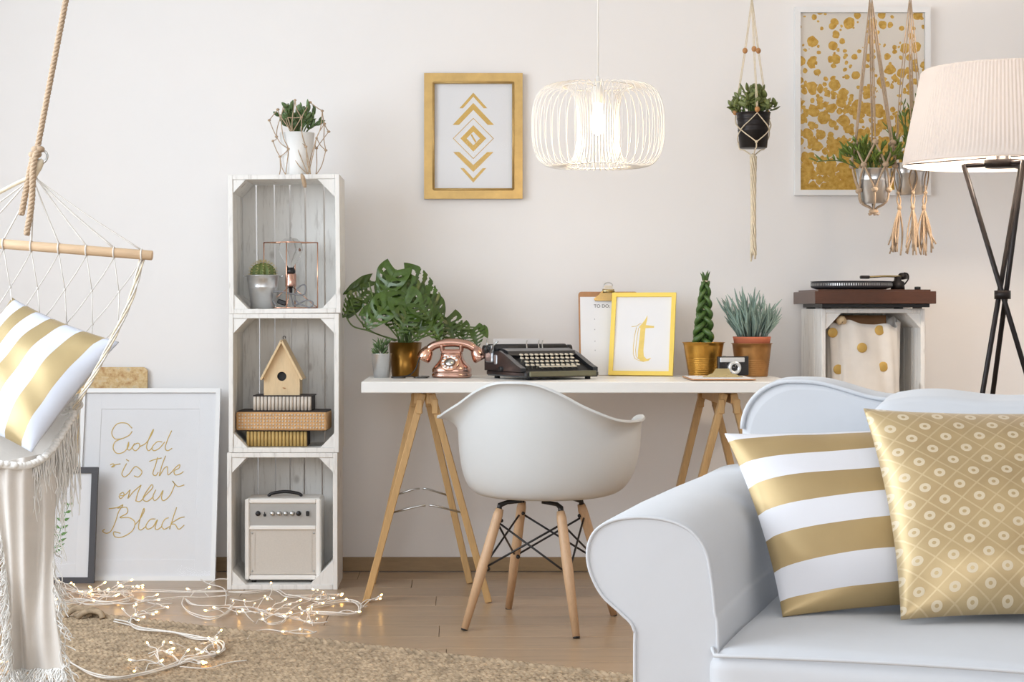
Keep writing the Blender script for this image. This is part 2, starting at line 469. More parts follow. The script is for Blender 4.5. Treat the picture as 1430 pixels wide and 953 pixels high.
def thing(name, label, cat, loc=(0,0,0), rotz=0.0, group=None, rot=None):
    o = bpy.data.objects.new(name, None); COL.objects.link(o); o.empty_display_size = .05
    o.location = loc; o.rotation_euler = rot if rot else (0,0,rotz)
    o['label'] = label; o['category'] = cat
    if group: o['group'] = group
    return o
def tag(o, label, cat, group=None):
    o['label'] = label; o['category'] = cat
    if group: o['group'] = group
    return o
def structure(o): o['kind'] = 'structure'; return o
def stuff(o): o['kind'] = 'stuff'; return o
def smooth_path(pts, n=8, closed=False):
    """Catmull-Rom through the points"""
    pts = [Vector(p) for p in pts]; out = []; m = len(pts)
    for i in range(m if closed else m-1):
        p1, p2 = pts[i], pts[(i+1) % m]
        p0 = pts[i-1] if (closed or i > 0) else p1*2-p2
        p3 = pts[(i+2) % m] if (closed or i+2 < m) else p2*2-p1
        for k in range(n):
            t = k/n
            out.append(.5*((2*p1)+(p2-p0)*t+(2*p0-5*p1+4*p2-p3)*t*t+(3*p1-p0-3*p2+p3)*t**3))
    if not closed: out.append(pts[-1])
    return out
def frame_axes(x, z):
    """matrix whose z is along z and x near x"""
    z = Vector(z).normalized(); x = Vector(x); x = (x-z*x.dot(z))
    if x.length < 1e-6: x = z.orthogonal()
    x.normalize(); y = z.cross(x)
    return Matrix(((x.x,y.x,z.x,0),(x.y,y.y,z.y,0),(x.z,y.z,z.z,0),(0,0,0,1)))
def at(p, m): return Matrix.Translation(p) @ m
def rounded(w, h, r, n=5, cx=0, cz=0):
    out = []
    for (sx, sz, a0) in ((1,1,0),(-1,1,90),(-1,-1,180),(1,-1,270)):
        for k in range(n+1):
            a = R(a0+90*k/n); out.append((cx+sx*(w/2-r)+r*math.cos(a), cz+sz*(h/2-r)+r*math.sin(a)))
    return out
def text_mesh(txt, size, m, name):
    c = bpy.data.curves.new(name, 'FONT'); c.body = txt; c.size = size; c.align_x = 'LEFT'; c.extrude = .0002
    o = bpy.data.objects.new(name, c); COL.objects.link(o)
    me = bpy.data.meshes.new_from_object(o.evaluated_get(bpy.context.evaluated_depsgraph_get()))
    COL.objects.unlink(o); bpy.data.objects.remove(o); bpy.data.curves.remove(c)
    me.materials.clear(); me.materials.append(m)
    return me

# ------------------------------------------------------------------ the room
X0, X1, Y1, ZC = -2.75, 3.2, -9.2, 2.72
floor = structure(MB().box(((X0+X1)/2, Y1/2, -.03), (X1-X0, -Y1, .04)).build('floor', MT['jute_dark']))
pw = .19
rows = 31
plank_mesh = {}
for r in range(rows):
    y = -.012-pw*(r+.5)
    x = X0-random.uniform(0, 1.2)
    while x < X1:
        L = 1.38; a, b = max(x, X0), min(x+L, X1)
        if b-a > .05:
            key = round(b-a, 3)
            if key not in plank_mesh:
                plank_mesh[key] = MB().box((0,0,0), (b-a-.0016, pw-.0016, .01), ch=.0012).mesh('plank', MT['plank'])
            link('plank', plank_mesh[key], floor, ((a+b)/2, y, -.005))
        x += L
MB().box(((X0+X1)/2, (-.012-pw*rows+Y1)/2, -.005), (X1-X0, -Y1-.012-pw*rows, .01)).build('plank_field', MT['plank'], floor)
structure(MB().box(((X0+X1)/2, .06, ZC/2-.05), (X1-X0+.24, .12, ZC+.1)).build('wall_back', MT['wall']))
structure(MB().box((X1+.06, Y1/2, ZC/2-.05), (.12, -Y1, ZC+.1)).build('wall_right', MT['wall']))
structure(MB().box(((X0+X1)/2, Y1/2, ZC+.05), (X1-X0+.24, -Y1+.24, .1)).build('ceiling', MT['ceiling']))
structure(MB().box(((X0+X1)/2, -.006, .029), (X1-X0, .012, .055), ch=.002).build('baseboard_back', MT['base']))
wl = MB()
WY0, WY1, WZ0, WZ1 = -5.45, -1.55, .82, 2.62
for (ya, yb, za, zb) in ((Y1,WY0,0,ZC),(WY1,0,0,ZC),(WY0,WY1,0,WZ0),(WY0,WY1,WZ1,ZC)):
    wl.box((X0-.06, (ya+yb)/2, (za+zb)/2), (.12, yb-ya, zb-za))
structure(wl.build('wall_left', MT['wall']))
wf = MB()
for yy in (WY0+.03, (WY0+WY1)/2, WY1-.03): wf.box((X0-.06, yy, (WZ0+WZ1)/2), (.06, .06, WZ1-WZ0))
for zz in (WZ0+.03, WZ1-.03): wf.box((X0-.06, (WY0+WY1)/2, zz), (.06, WY1-WY0, .06))
win1 = structure(wf.build('window_1', MT['white_satin']))
for k in range(2): MB().box((X0-.06, WY0+(WY1-WY0)*(.25+.5*k), (WZ0+WZ1)/2), (.006, (WY1-WY0)/2-.08, WZ1-WZ0-.11)).build('pane', MT['pane'], win1)
wr = MB()
RX0, RX1, RZ0, RZ1 = -2.5, 1.9, 1.1, 2.6
for (xa, xb, za, zb) in ((X0,RX0,0,ZC),(RX1,X1,0,ZC),(RX0,RX1,0,RZ0),(RX0,RX1,RZ1,ZC)):
    wr.box(((xa+xb)/2, Y1-.06, (za+zb)/2), (xb-xa, .12, zb-za))
structure(wr.build('wall_rear', MT['wall']))
wf = MB()
for xx in (RX0+.03, -.3, RX1-.03): wf.box((xx, Y1-.06, (RZ0+RZ1)/2), (.06, .06, RZ1-RZ0))
for zz in (RZ0+.03, RZ1-.03): wf.box(((RX0+RX1)/2, Y1-.06, zz), (RX1-RX0, .06, .06))
win2 = structure(wf.build('window_2', MT['white_satin']))
for k in range(2): MB().box((RX0+(RX1-RX0)*(.25+.5*k), Y1-.06, (RZ0+RZ1)/2), ((RX1-RX0)/2-.08, .006, RZ1-RZ0-.11)).build('pane', MT['pane'], win2)
# ------------------------------------------------------------------ wooden crates
def crate(label, W, Hc, Dp, loc, rot, seed, gap=.005, legs=(.05,.05,.05,.05), nback=6, T=.017):
    """an apple crate stood on its end: open side to -y, its bottom boards to the back"""
    rnd = random.Random(seed)
    t = thing('wooden_crate', label, 'crate', loc, 0, 'whitewashed crates', rot=rot)
    for z in (T/2, Hc-T/2):
        MB().box((0, Dp/2-.004, z), (W-2*T, Dp-.008, T), ch=.0015).build('end_panel', MT['wash'], t)
    dw = Dp/3
    for sx in (-1, 1):
        for k in range(3):
            g = .006 if k else .0
            MB().box((sx*(W/2-T/2), dw*(k+.5)+g/2-.0, Hc/2), (T-rnd.uniform(0,.001), dw-g, Hc), ch=.0015).build('side_slat', MT['wash'], t)
    iw = W-2*T-.002
    ws = [rnd.uniform(.85, 1.15) for _ in range(nback)]; k = (iw-gap*(nback-1))/sum(ws); x = -iw/2
    for wv in ws:
        w_ = wv*k
        MB().box((x+w_/2, Dp-.006, Hc/2), (w_, .009, Hc-2*T-.001), ch=.001).build('back_slat', MT['wash'], t)
        x += w_+gap
    i = 0
    for sz in (1, 0):
        for sx in (-1, 1):
            L = legs[i]; i += 1
            x0 = sx*(W/2-T-.0005); z0 = (Hc-T-.0005) if sz else T+.0005; dz = -1 if sz else 1
            MB().prism([(x0, z0), (x0-sx*L, z0), (x0, z0+dz*L*1.05)], .004, Dp-.014).build('corner_brace', MT['wash'], t)
    return t
YF = -.44                                           # front of the crate tower
sf = S(YF)
def cx_(a, b): return ((a+b)/2-CX)/sf
crate('lowest whitewashed crate of the tower, standing on the floor around the amplifier', .399, .494, .28, (cx_(317,471.4), YF, 0), (0,0,0), 1, .004, (.052,.05,.05,.082))
crate('middle whitewashed crate of the tower, with the birdhouse and boxes inside', .398, .5015, .28, (cx_(319.5,473), YF, .495), (0,0,0), 2, .004)
crate('topmost whitewashed crate of the tower, with the cactus and wire lamp inside', .402, .5015, .28, (cx_(320.5,475)+.001, YF-.003, .9975), (0,-.010,0), 3, .0055, (.045,.062,.05,.05))
ZS1, ZS2, ZS3 = .017, .495+.0175, .9975+.0175       # inner floors

# combo amplifier in the lowest crate
ya = YF+.045; sa = S(ya)
amp = thing('guitar_amplifier', 'cream combo amplifier with black handle inside the lowest crate', 'amplifier', ((395-CX)/sa, ya, ZS1+.012))
AW, AH, AD = 106/sa, 113/sa, .17
MB().box((0, AD/2+.008, AH/2), (AW, AD-.016, AH), ch=.008).build('cabinet', MT['amp'], amp)
fb = MB(); bt = .017; zc = AH-.105
for (x, z, wx, wz) in ((-AW/2+bt/2, AH/2, bt, AH), (AW/2-bt/2, AH/2, bt, AH), (0, bt/2, AW-2*bt, bt), (0, AH-bt/2, AW-2*bt, bt), (0, zc, AW-2*bt, .016)):
    fb.box((x, .006, z), (wx, .02, wz), ch=.004)
fb.build('front_frame', MT['amp'], amp)
MB().box((0, .007, (zc+AH-bt)/2+.004), (AW-2*bt, .01, AH-bt-zc-.008)).build('control_panel', MT['panel'], amp)
MB().box((0, .008, (bt+zc)/2-.002), (AW-2*bt, .008, zc-bt-.008)).build('speaker_grille', MT['grille'], amp)
for sx in (-1, 1):
    MB().box((sx*(AW/2-.034), .0035, (bt+zc)/2), (.004, .002, zc-bt-.03)).build('grille_strip', MT['grille'], amp)
for sx in (-1,1):
    for z in (bt+.014, zc-.02): MB().lathe([(.0035,0),(.003,.002),(0,.0025)], 10, mat=at((sx*(AW/2-.026), .0035, z), Matrix.Rotation(R(90),4,'X'))).build('screw', MT['steel'], amp)
for i, (fx, kind) in enumerate([(.13,'b'),(.235,'s'),(.355,'c'),(.46,'c'),(.56,'c'),(.66,'c'),(.76,'b'),(.9,'w')]):
    x = -AW/2+bt+fx*(AW-2*bt)*.97; z = (zc+AH-bt)/2+.008
    if kind == 'w': MB().box((x, -.002, z), (.012, .012, .018), ch=.002).build('power_switch', MT['black'], amp)
    elif kind == 's':
        b_ = MB().box((x, .0, z-.006), (.009,.008,.009), ch=.001); b_.tube([(x,0,z-.004),(x,-.006,z+.006)], .0015, 6); b_.build('toggle', MT['black'], amp)
    else:
        MB().lathe([(.0095,0),(.0085,.010),(.006,.013),(0,.013)], 16, mat=at((x, .002, z), Matrix.Rotation(R(90),4,'X'))).build('knob', MT['black' if kind == 'b' else 'steel'], amp)
hp = smooth_path([(-.062,AD/2,AH+.001),(-.048,AD/2,AH+.011),(0,AD/2,AH+.018),(.048,AD/2,AH+.011),(.062,AD/2,AH+.001)], 5)
MB().tube(hp, .006, 8).build('handle', MT['black'], amp)
for sx in (-1,1):
    for yy in (.03, AD-.03): MB().lathe([(.009,-.012),(.009,0),(0,0)], 12, (sx*(AW/2-.03), yy, 0)).build('foot', MT['black'], amp)

# boxes and birdhouse in the middle crate
def reed_box(name, label, px0, px1, py0, py1, y, dep, mat, n, zb, shell='dark_box', rz=0):
    s_ = S(y); wd = (px1-px0)/s_; h = (py1-py0)/s_
    t = thing(name, label, 'box', (((px0+px1)/2-CX)/s_, y, zb), rz, 'boxes in the middle crate')
    MB().box((0, dep/2+.004, h/2), (wd, dep-.008, h), ch=.002).build('body', MT[shell], t)
    p = wd/n; me = MB().tube([(0,0,.002),(0,0,h-.002)], p*.46, 7).mesh('reed', MT[mat])
    for k in range(n): link('reed', me, t, (-wd/2+p*(k+.5), .003, 0))
    return t, h
yb = YF+.05
b1, h1 = reed_box('reed_box', 'smaller lower box with upright ochre reeds under the wicker box', 344, 429, 602, 624, yb, .13, 'ochre', 17, ZS2)
s_ = S(yb-.005); wd = 127/s_; hb = 27/s_
b2 = thing('wicker_box', 'wide tan wicker box with rows of pale knots, between the two reed boxes', 'box', ((393-CX)/s_, yb-.012, ZS2+h1+.001), R(-3), 'boxes in the middle crate')
MB().box((0, .075, hb/2), (wd, .15, hb-.004), ch=.004).build('body', MT['tan'], b2)
MB().box((0, .078, hb-.001), (wd-.004, .15, .006), ch=.002).build('lid', MT['dark_box'], b2)
MB().box((0, .078, .002), (wd-.01, .145, .004)).build('bottom', MT['dark_box'], b2)
me = MB().ell((0,0,0), (.0034,.003,.0034), 6, 4).mesh('woven_knot', MT['pale_reed'])
for r_ in range(5):
    for k in range(28): link('woven_knot', me, b2, (-wd/2+.012+(wd-.024)*k/27, -.0005, .012+r_*(hb-.024)/4))
b3, h3 = reed_box('pale_reed_box', 'pale box of upright whitish reeds directly under the birdhouse', 353, 435, 556, 576.5, yb, .12, 'pale_reed', 16, ZS2+h1+hb+.003, rz=R(-2))
MB().box((.002, .062, h3+.001), (82/S(yb)+.004, .122, .004)).build('lid', MT['dark_box'], b3)
yh = YF+.065; sh = S(yh)
bh = thing('birdhouse', 'plain pine birdhouse with round black entrance on the pale reed box', 'birdhouse', ((393.5-CX)/sh, yh, ZS2+h1+hb+h3+.006))
BW, BE, BT, BD = 50/sh, 27/sh, 77/sh-.006, .11
fw = MB(); ring = []
hole = [(.0168*math.cos(2*PI*k/24), BE-.002+.0168*math.sin(2*PI*k/24)) for k in range(24)]
outl = [(-BW/2,0),(BW/2,0),(BW/2,BE),(0,BT),(-BW/2,BE)]
def bridge_panel(mb, outl, hole, y0, y1):
    """front board with a real round hole cut through it"""
    def ray(a):
        d = Vector((math.cos(a), math.sin(a))); c = Vector((0, BE-.002)); best = None
        for i in range(len(outl)):
            p, q = Vector(outl[i]), Vector(outl[(i+1) % len(outl)]); e = q-p
            den = d.x*e.y-d.y*e.x
            if abs(den) < 1e-9: continue
            t = ((p-c).x*e.y-(p-c).y*e.x)/den; u = ((p-c).x*d.y-(p-c).y*d.x)/den
            if t > 0 and -1e-6 <= u <= 1+1e-6 and (best is None or t < best): best = t
        return tuple(c+d*best)
    angs = sorted([2*PI*k/48 for k in range(48)]+[math.atan2(q[1]-BE+.002, q[0]) % (2*PI) for q in outl])
    o = [ray(a) for a in angs]; hh = [(.0168*math.cos(a), BE-.002+.0168*math.sin(a)) for a in angs]; n = len(angs)
    vs = [(p[0], y0, p[1]) for p in o]+[(p[0], y0, p[1]) for p in hh]+[(p[0], y1, p[1]) for p in o]+[(p[0], y1, p[1]) for p in hh]
    fs = []
    for i in range(n):
        j = (i+1) % n
        fs += [(i,j,n+j,n+i), (2*n+i,3*n+i,3*n+j,2*n+j), (i,2*n+i,2*n+j,j), (n+i,n+j,3*n+j,3*n+i)]
    mb.add(vs, fs)
bridge_panel(fw, outl, hole, 0, .009); fw.build('front_board', MT['birch'], bh)
MB().prism(outl, BD-.009, BD).build('back_board', MT['birch'], bh)
for sx in (-1,1): MB().box((sx*(BW/2-.005), BD/2, BE/2), (.009, BD-.019, BE), ch=.001).build('side_board', MT['birch'], bh)
MB().box((0, BD/2, .005), (BW-.02, BD-.019, .009)).build('floor_board', MT['birch'], bh)
MB().box((0, .03, BE), (BW-.022, .002, BE*1.0)).build('hole_shade_sheet', MT['black'], bh)  # black sheet added behind the hole, standing in for the shade inside
sl = math.atan2(BT-BE, BW/2); rl = math.hypot(BW/2, BT-BE)+.022
for sx in (-1,1):
    m_ = at((0, BD/2-.006, BT+.006), Matrix.Rotation(sx*sl, 4, 'Y'))
    MB().box((sx*rl/2, 0, -.001), (rl, BD+.03, .008), m_, ch=.001).build('roof_board', MT['birch'], bh)
MB().tube([(.0,.004,BE-.043),(0.012,-.004,BE-.045)], .002, 6).build('perch_peg', MT['hardboard'], bh)
hk = smooth_path([(0,.05,BT+.008),(0,.05,BT+.018),(.008,.05,BT+.018),(.008,.05,BT+.011)], 4)
MB().tube(hk, .0014, 6).build('hook', MT['dark_metal'], bh)

# cactus in a zinc bucket, copper wire lamp
yc = YF+.06; sc_ = S(yc)
cb = thing('potted_cactus', 'small round cactus in a zinc bucket at left in the topmost crate', 'plant', ((365-CX)/sc_, yc+.052, ZS3+.0005), 0)
rt, rb, hh = 23/sc_, 16.5/sc_, 46/sc_
pot = MB().lathe([(0,0),(rb,0),(rb+(rt-rb)*.62,hh*.62),(rb+(rt-rb)*.64+.001,hh*.64),(rb+(rt-rb)*.67,hh*.67),(rt,hh),(rt+.0025,hh+.001),(rt+.001,hh+.003),(rt-.002,hh),(rt-.006,hh-.02),(0,hh-.02)], 36)
pot.build('bucket', MT['zinc'], cb)
for sx in (-1,1):
    MB().tube([(sx*(rt+.001),0,hh-.004),(sx*(rt+.012),0,hh-.001),(sx*(rt+.012),0,hh+.002)], .0025, 6).build('handle_lug', MT['zinc'], cb)
MB().lathe([(0,hh-.012),(rt-.004,hh-.012)], 24).build('soil', MT['soil'], cb)
def cact(u, v):
    a = 2*PI*u; b = -PI*.28+(PI*.78)*v
    r_ = .043*(1+.10*math.cos(13*a))
    return (r_*math.cos(b)*math.cos(a), r_*math.cos(b)*math.sin(a), hh+.011+.038*math.sin(b))
MB().grid(cact, 104, 12).build('cactus_body', MT['cactus'], cb)
sp = MB()
for k in range(13):
    a = 2*PI*k/13
    for j in range(7):
        b = -.1+.24*j; r_ = .0475
        p = Vector((r_*math.cos(b)*math.cos(a), r_*math.cos(b)*math.sin(a), hh+.011+.042*math.sin(b)))
        for q in range(5):
            d = Vector((math.cos(b)*math.cos(a), math.cos(b)*math.sin(a), math.sin(b)))+Vector((random.uniform(-.8,.8), random.uniform(-.8,.8), random.uniform(-.6,.8)))
            sp.tube([p, p+d.normalized()*.010], [.0006,.0001], 3, caps=False)
stuff(sp.build('spines', MT['spine'], cb))

yl = YF+.12; sl_ = S(yl)
lamp = thing('copper_wire_lamp', 'copper wire cage lamp with bare bulb and grey cord in the topmost crate', 'lamp', ((406-CX)/sl_, yl, ZS3+.001))
cw, chh = 75/sl_, 92/sl_
wx = .0022
cagec = [Vector((-cw/2,0,0)),Vector((-.01,-.055,0)),Vector((cw/2,0,0)),Vector((.01,.06,0))]
for i in range(4):
    a, b = cagec[i], cagec[(i+1) % 4]; up = Vector((0,0,chh))
    MB().tube([a+Vector((0,0,wx)),b+Vector((0,0,wx))], wx, 6).build('bottom_wire', MT['copper_bright'], lamp)
    MB().tube([a+up,b+up], wx, 6).build('top_wire', MT['copper_bright'], lamp)
    MB().tube([a+Vector((0,0,wx)),a+up], wx, 6).build('upright_wire', MT['copper_bright'], lamp)
zs = 32/sl_
MB().tube([cagec[0]+Vector((0,0,wx)), (0,0,zs)], .0015, 6).build('socket_stay', MT['copper_bright'], lamp)
MB().tube([cagec[2]+Vector((0,0,wx)), (0,0,zs)], .0015, 6).build('socket_stay', MT['copper_bright'], lamp)
MB().tube([cagec[1]+Vector((0,0,wx)), (0,0,zs)], .0015, 6).build('socket_stay', MT['copper_bright'], lamp)
MB().lathe([(0,zs-.004),(.020,zs-.004),(.0205,zs),(.0205,zs+.040),(.018,zs+.044),(0,zs+.044)], 24).build('socket', MT['copper'], lamp)
MB().lathe([(0,zs-.03),(.006,zs-.03),(.007,zs-.004),(0,zs-.004)], 14).build('cord_grip', MT['black'], lamp)
MB().lathe([(0,zs+.044),(.016,zs+.044),(.018,zs+.052),(.013,zs+.066),(0,zs+.066)], 18).build('bulb_collar', MT['black'], lamp)
bp = [(0,zs+.066),(.013,zs+.066),(.016,zs+.078),(.034,zs+.102),(.045,zs+.13),(.040,zs+.157),(.022,zs+.173),(0,zs+.177)]
MB().lathe(bp, 28).build('bulb', MT['glass'], lamp)
cord = smooth_path([(0,0,zs-.03),(.008,-.01,.02),(.02,-.02,.012),(.06,-.025,.03),(.085,-.03,.02),(.07,-.035,.004),(.02,-.03,.03),(.03,-.03,.075),(.055,-.025,.085),(.05,-.03,.05),(.0,-.04,.055),(-.04,-.04,.062),(-.075,-.03,.05),(-.05,-.035,.012)], 8)
MB().tube(cord, .0028, 7).build('cord', MT['grey_cable'], lamp)
MB().box((-.034,-.035,.012), (.034,.016,.018), Matrix.Rotation(R(18),4,'Y'), ch=.004).build('plug', MT['black'], lamp)

# ------------------------------------------------------------------ planted pots: leaves are single objects sharing a mesh
def leaf_mesh(name, m, L, W, T, curve=.15, n=6, tip=.0):
    """thick succulent leaf along +z, flat side towards y"""
    mb = MB(); prof = []
    for i in range(n+1):
        t = i/n; wv = W*math.sin(PI*min(1, (t*.92+.04)))**.7*(1-tip*t)
        prof.append((t*L, max(wv, .0004), curve*L*t*t))
    vs, fs = [], []
    for (z, wv, y) in prof:
        for k in range(6):
            a = 2*PI*k/6; vs.append((wv*math.cos(a), y+T*math.sin(a)*wv/W, z))
    for i in range(n):
        for k in range(6):
            l = (k+1) % 6; fs.append((i*6+k, i*6+l, (i+1)*6+l, (i+1)*6+k))
    fs.append(tuple(range(6))[::-1]); fs.append(tuple(n*6+k for k in range(6)))
    mb.add(vs, fs, True); return mb.mesh(name, m)
def put_leaf(me, parent, p, d, s=1.0, roll=None, name='leaf'):
    m = frame_axes((random.uniform(-1,1), random.uniform(-1,1), random.uniform(-1,1)) if roll is None else roll, d)
    return link(name, me, parent, mw=at(p, m) @ Matrix.Scale(s, 4))

# succulent on top of the tower
yt = YF+.12; st = S(yt)
ZT = .9975+.5015+.001
plant = thing('jade_plant', 'bushy green succulent in a tall white pot on top of the crate tower', 'plant', ((415-CX)/st, yt, ZT))
rt, rb, hh = 24.5/st, 17/st, 61/st
MB().lathe([(0,0),(rb,0),(rb+.002,.002),(rt,hh),(rt-.003,hh),(rt-.006,hh-.015),(0,hh-.015)], 40).build('pot', MT['white_satin'], plant)
MB().lathe([(0,hh-.012),(rt-.005,hh-.012)], 24).build('soil', MT['soil'], plant)
me = leaf_mesh('leaf', MT['leaf_jade'], .034, .0085, .0045, .12)
for k in range(26):
    a = random.uniform(0, 2*PI); sp_ = math.sqrt(random.random())*.052
    base = Vector((sp_*.45*math.cos(a), sp_*.45*math.sin(a), hh-.012))
    tipz = hh+random.uniform(.03, .118-.4*sp_)
    top = Vector((sp_*1.75*math.cos(a), sp_*1.4*math.sin(a), tipz-.012))
    mid = (base+top)/2+Vector((0,0,.01))
    pts = smooth_path([base, mid, top], 4)
    MB().tube(pts, [.003-.0015*i/(len(pts)-1) for i in range(len(pts))], 5).build('stem', MT['leaf_stem'], plant)
    dd = (top-base).normalized()
    for j in range(6):
        q = pts[min(len(pts)-1, int(len(pts)*(.35+.13*j)))]
        d = dd+Vector((random.uniform(-.9,.9), random.uniform(-.9,.9), random.uniform(-.2,.7)))
        put_leaf(me, plant, q, d, random.uniform(.65,1.1))
# knotted macrame net slumped round the white pot
net = thing('macrame_net', 'loose knotted jute net slumped around the white pot on the tower', 'macrame', ((415-CX)/st, yt, ZT))
knotp = []
def px2(px, py, dy): v = P(px, py, yt+dy); return v-Vector(((415-CX)/st, yt, ZT))
kn = {k: px2(*v) for k, v in {'a':(376,168,-.02),'b':(386,191,-.035),'c':(403,208,-.05),'d':(408,186,-.055),'e':(427,205,-.05),'f':(442,193,-.03),'g':(459,184,-.01),'h':(455,210,-.015),
      'i':(381,197,.01),'j':(391,219,-.03),'k':(392,163,-.05),'l':(396,145,-.05),'m':(412,140,-.06),'n':(433,143,-.06),'o':(450,155,-.045),'p':(421,164,-.055),'q':(453,173,.0),'r':(442,207,.02),'s':(388,153,-.03)}.items()}
ends = {'x':(399,240,-.045),'y':(430,240,-.05),'z':(441,240,-.02),'w':(390,240,.0),'v':(434,240,-.05)}
for k, v in ends.items(): kn[k] = px2(*v); kn[k].z = .004
links = ['ab','sa','bk','bc','cx','cj','ke','ck','cy','dl','dm','dp','ev','ep','fy','fh','fo','gq','gr','hz','go','ib','ij','jw','lk','ks','mp','no','np','qh','rz','rf','oq','qf','ly','jx','pk','ve','yf']
for ab in links:
    a, b = kn[ab[0]], kn[ab[1]]
    mid = (a+b)/2+Vector((random.uniform(-.006,.006), random.uniform(-.01,.002), -.12*(a-b).length*random.uniform(.3,1)))
    mid.z = max(mid.z, .004)
    MB().tube(smooth_path([a, mid, b], 5), .0017, 6).build('cord', MT['cord_tan'], net)
for k in 'abcdefghijklmnopqrs':
    MB().ell(kn[k], (random.uniform(.005,.008), .005, .0048), 8, 6).build('knot', MT['cord_tan'], net)
# knotted end hanging under the top board
MB().tube(smooth_path([px2(421,243,-.16), px2(424,252,-.165), px2(426,262,-.16)], 4), [.004,.006,.008,.008,.008,.008,.008,.007,.005], 8).build('cord_end', MT['cord_tan'], net)

# ------------------------------------------------------------------ pictures standing on the floor
def picture(name, label, W, Hh, bar, dep, loc, rot, mframe, mat=.0, group=None, cat='picture', back=True):
    """framed picture; origin at the middle of its lower edge, front towards -y"""
    t = thing(name, label, cat, loc, 0, group, rot=rot)
    fr = MB()
    for sx in (-1,1):
        MB_ = [(sx*W/2, 0), (sx*W/2, Hh), (sx*(W/2-bar), Hh-bar), (sx*(W/2-bar), bar)]
        MB().prism(MB_, 0, dep).build('frame_bar', MT[mframe], t)
    for z0, z1 in ((0, bar), (Hh, Hh-bar)):
        MB().prism([(-W/2, z0), (W/2, z0), (W/2-bar, z1), (-W/2+bar, z1)], 0, dep).build('frame_bar', MT[mframe], t)
    MB().box((0, dep*.72, Hh/2), (W-2*bar+.002, dep*.3, Hh-2*bar+.002)).build('backing_sheet', MT['paper'], t)
    if mat:
        y = dep*.72-dep*.15-.0008
        for (x, z, wx, wz) in ((-W/2+bar+mat/2, Hh/2, mat, Hh-2*bar), (W/2-bar-mat/2, Hh/2, mat, Hh-2*bar), (0, bar+mat/2, W-2*bar-2*mat, mat), (0, Hh-bar-mat/2, W-2*bar-2*mat, mat)):
            MB().box((x, y-.0006, z), (wx, .0022, wz), ch=.0005).build('mat_border', MT['mat_board'], t)
    return t, dep*.72-dep*.15
yq = G(0, 811.5).y; sq = S(yq)
Wf, Hf = 199/sq, .728
lean = R(12)
pic, py_ = picture('framed_quote', 'large white frame with gold handwriting, leaning on the wall beside the crates', Wf, Hf, .017, .024, ((200.5-CX)/sq, yq, .0), (-lean,0,0), 'white_frame', .062, 'pictures on the floor')
def pen(strokes, r, mb, fn):
    for s_ in strokes:
        pts = smooth_path([fn(*p) for p in s_], 6)
        mb.tube(pts, r, 6)
# traced in a 741 x 953 sheet
strokes = [
 [(236,112),(190,75),(120,80),(82,140),(105,190),(160,190),(215,165),(238,135)], [(160,190),(110,215),(98,265),(130,300),(180,290),(212,250),(215,215)],
 [(215,215),(205,260),(225,275),(258,235),(290,225),(300,250),(270,280),(245,260),(260,225)], [(300,250),(350,220),(392,150),(398,122),(372,180),(352,250),(370,280),(400,255)],
 [(470,215),(430,215),(395,255),(410,280),(450,262),(490,215)], [(540,130),(510,200),(495,260),(515,280),(548,262)],
 [(80,385),(105,378),(110,398),(90,400),(120,385),(158,378)], [(205,375),(185,415),(172,455),(195,475),(230,450)], [(200,345),(222,358)],
 [(230,450),(268,400),(300,410),(325,440),(300,475),(265,468)],
 [(378,360),(420,345),(470,335)], [(440,330),(425,390),(408,450),(430,465),(450,440)], [(500,318),(475,390),(458,468),(490,415),(515,400),(520,430),(525,460),(550,440)],
 [(550,440),(585,400),(610,385),(605,410),(570,430),(580,460),(620,450),(640,435)],
 [(160,605),(185,590),(195,612),(170,635),(160,615),(200,610),(240,570)], [(240,570),(225,635)], [(322,535),(300,590),(285,652)], [(225,635),(265,585),(322,535)], [(285,652),(320,655),(360,610),(410,555),(400,535),(360,590),(340,640),(375,655),(420,620)],
 [(435,570),(415,620),(430,650),(465,620),(490,575),(480,630),(500,650),(545,610),(580,530)], [(580,530),(560,505),(600,545),(650,535)],
 [(85,710),(150,700),(190,682),(160,730),(140,800),(110,870),(75,890),(45,875),(60,860)], [(150,705),(215,700),(225,740),(170,775),(240,775),(285,810),(270,870),(200,915),(140,915),(130,880),(180,890)],
 [(285,830),(320,790),(352,730),(348,710),(325,780),(315,850),(335,865),(370,840)], [(440,785),(400,790),(370,835),(385,860),(425,840),(455,790),(440,850),(460,862),(490,840)],
 [(540,775),(510,790),(490,835),(510,860),(550,840)], [(598,700),(575,770),(550,860)], [(660,770),(620,780),(560,820),(590,825),(620,860),(660,830)]]
def onq(x, y): 
    px, py = 130+x*140/741, 580+y*180/953
    return Vector(((px-200.5)/sq*.985, py_-.0006, Hf-(py-545)/(sq*.985)*1.0-.0))
ink = MB(); pen(strokes, .0018, ink, onq)
ink.build('gold_lettering', MT['gold_ink'], pic)
MB().box((0, .0095, Hf/2), (Wf-.034, .0012, Hf-.034)).build('glazing', MT['pane'], pic)

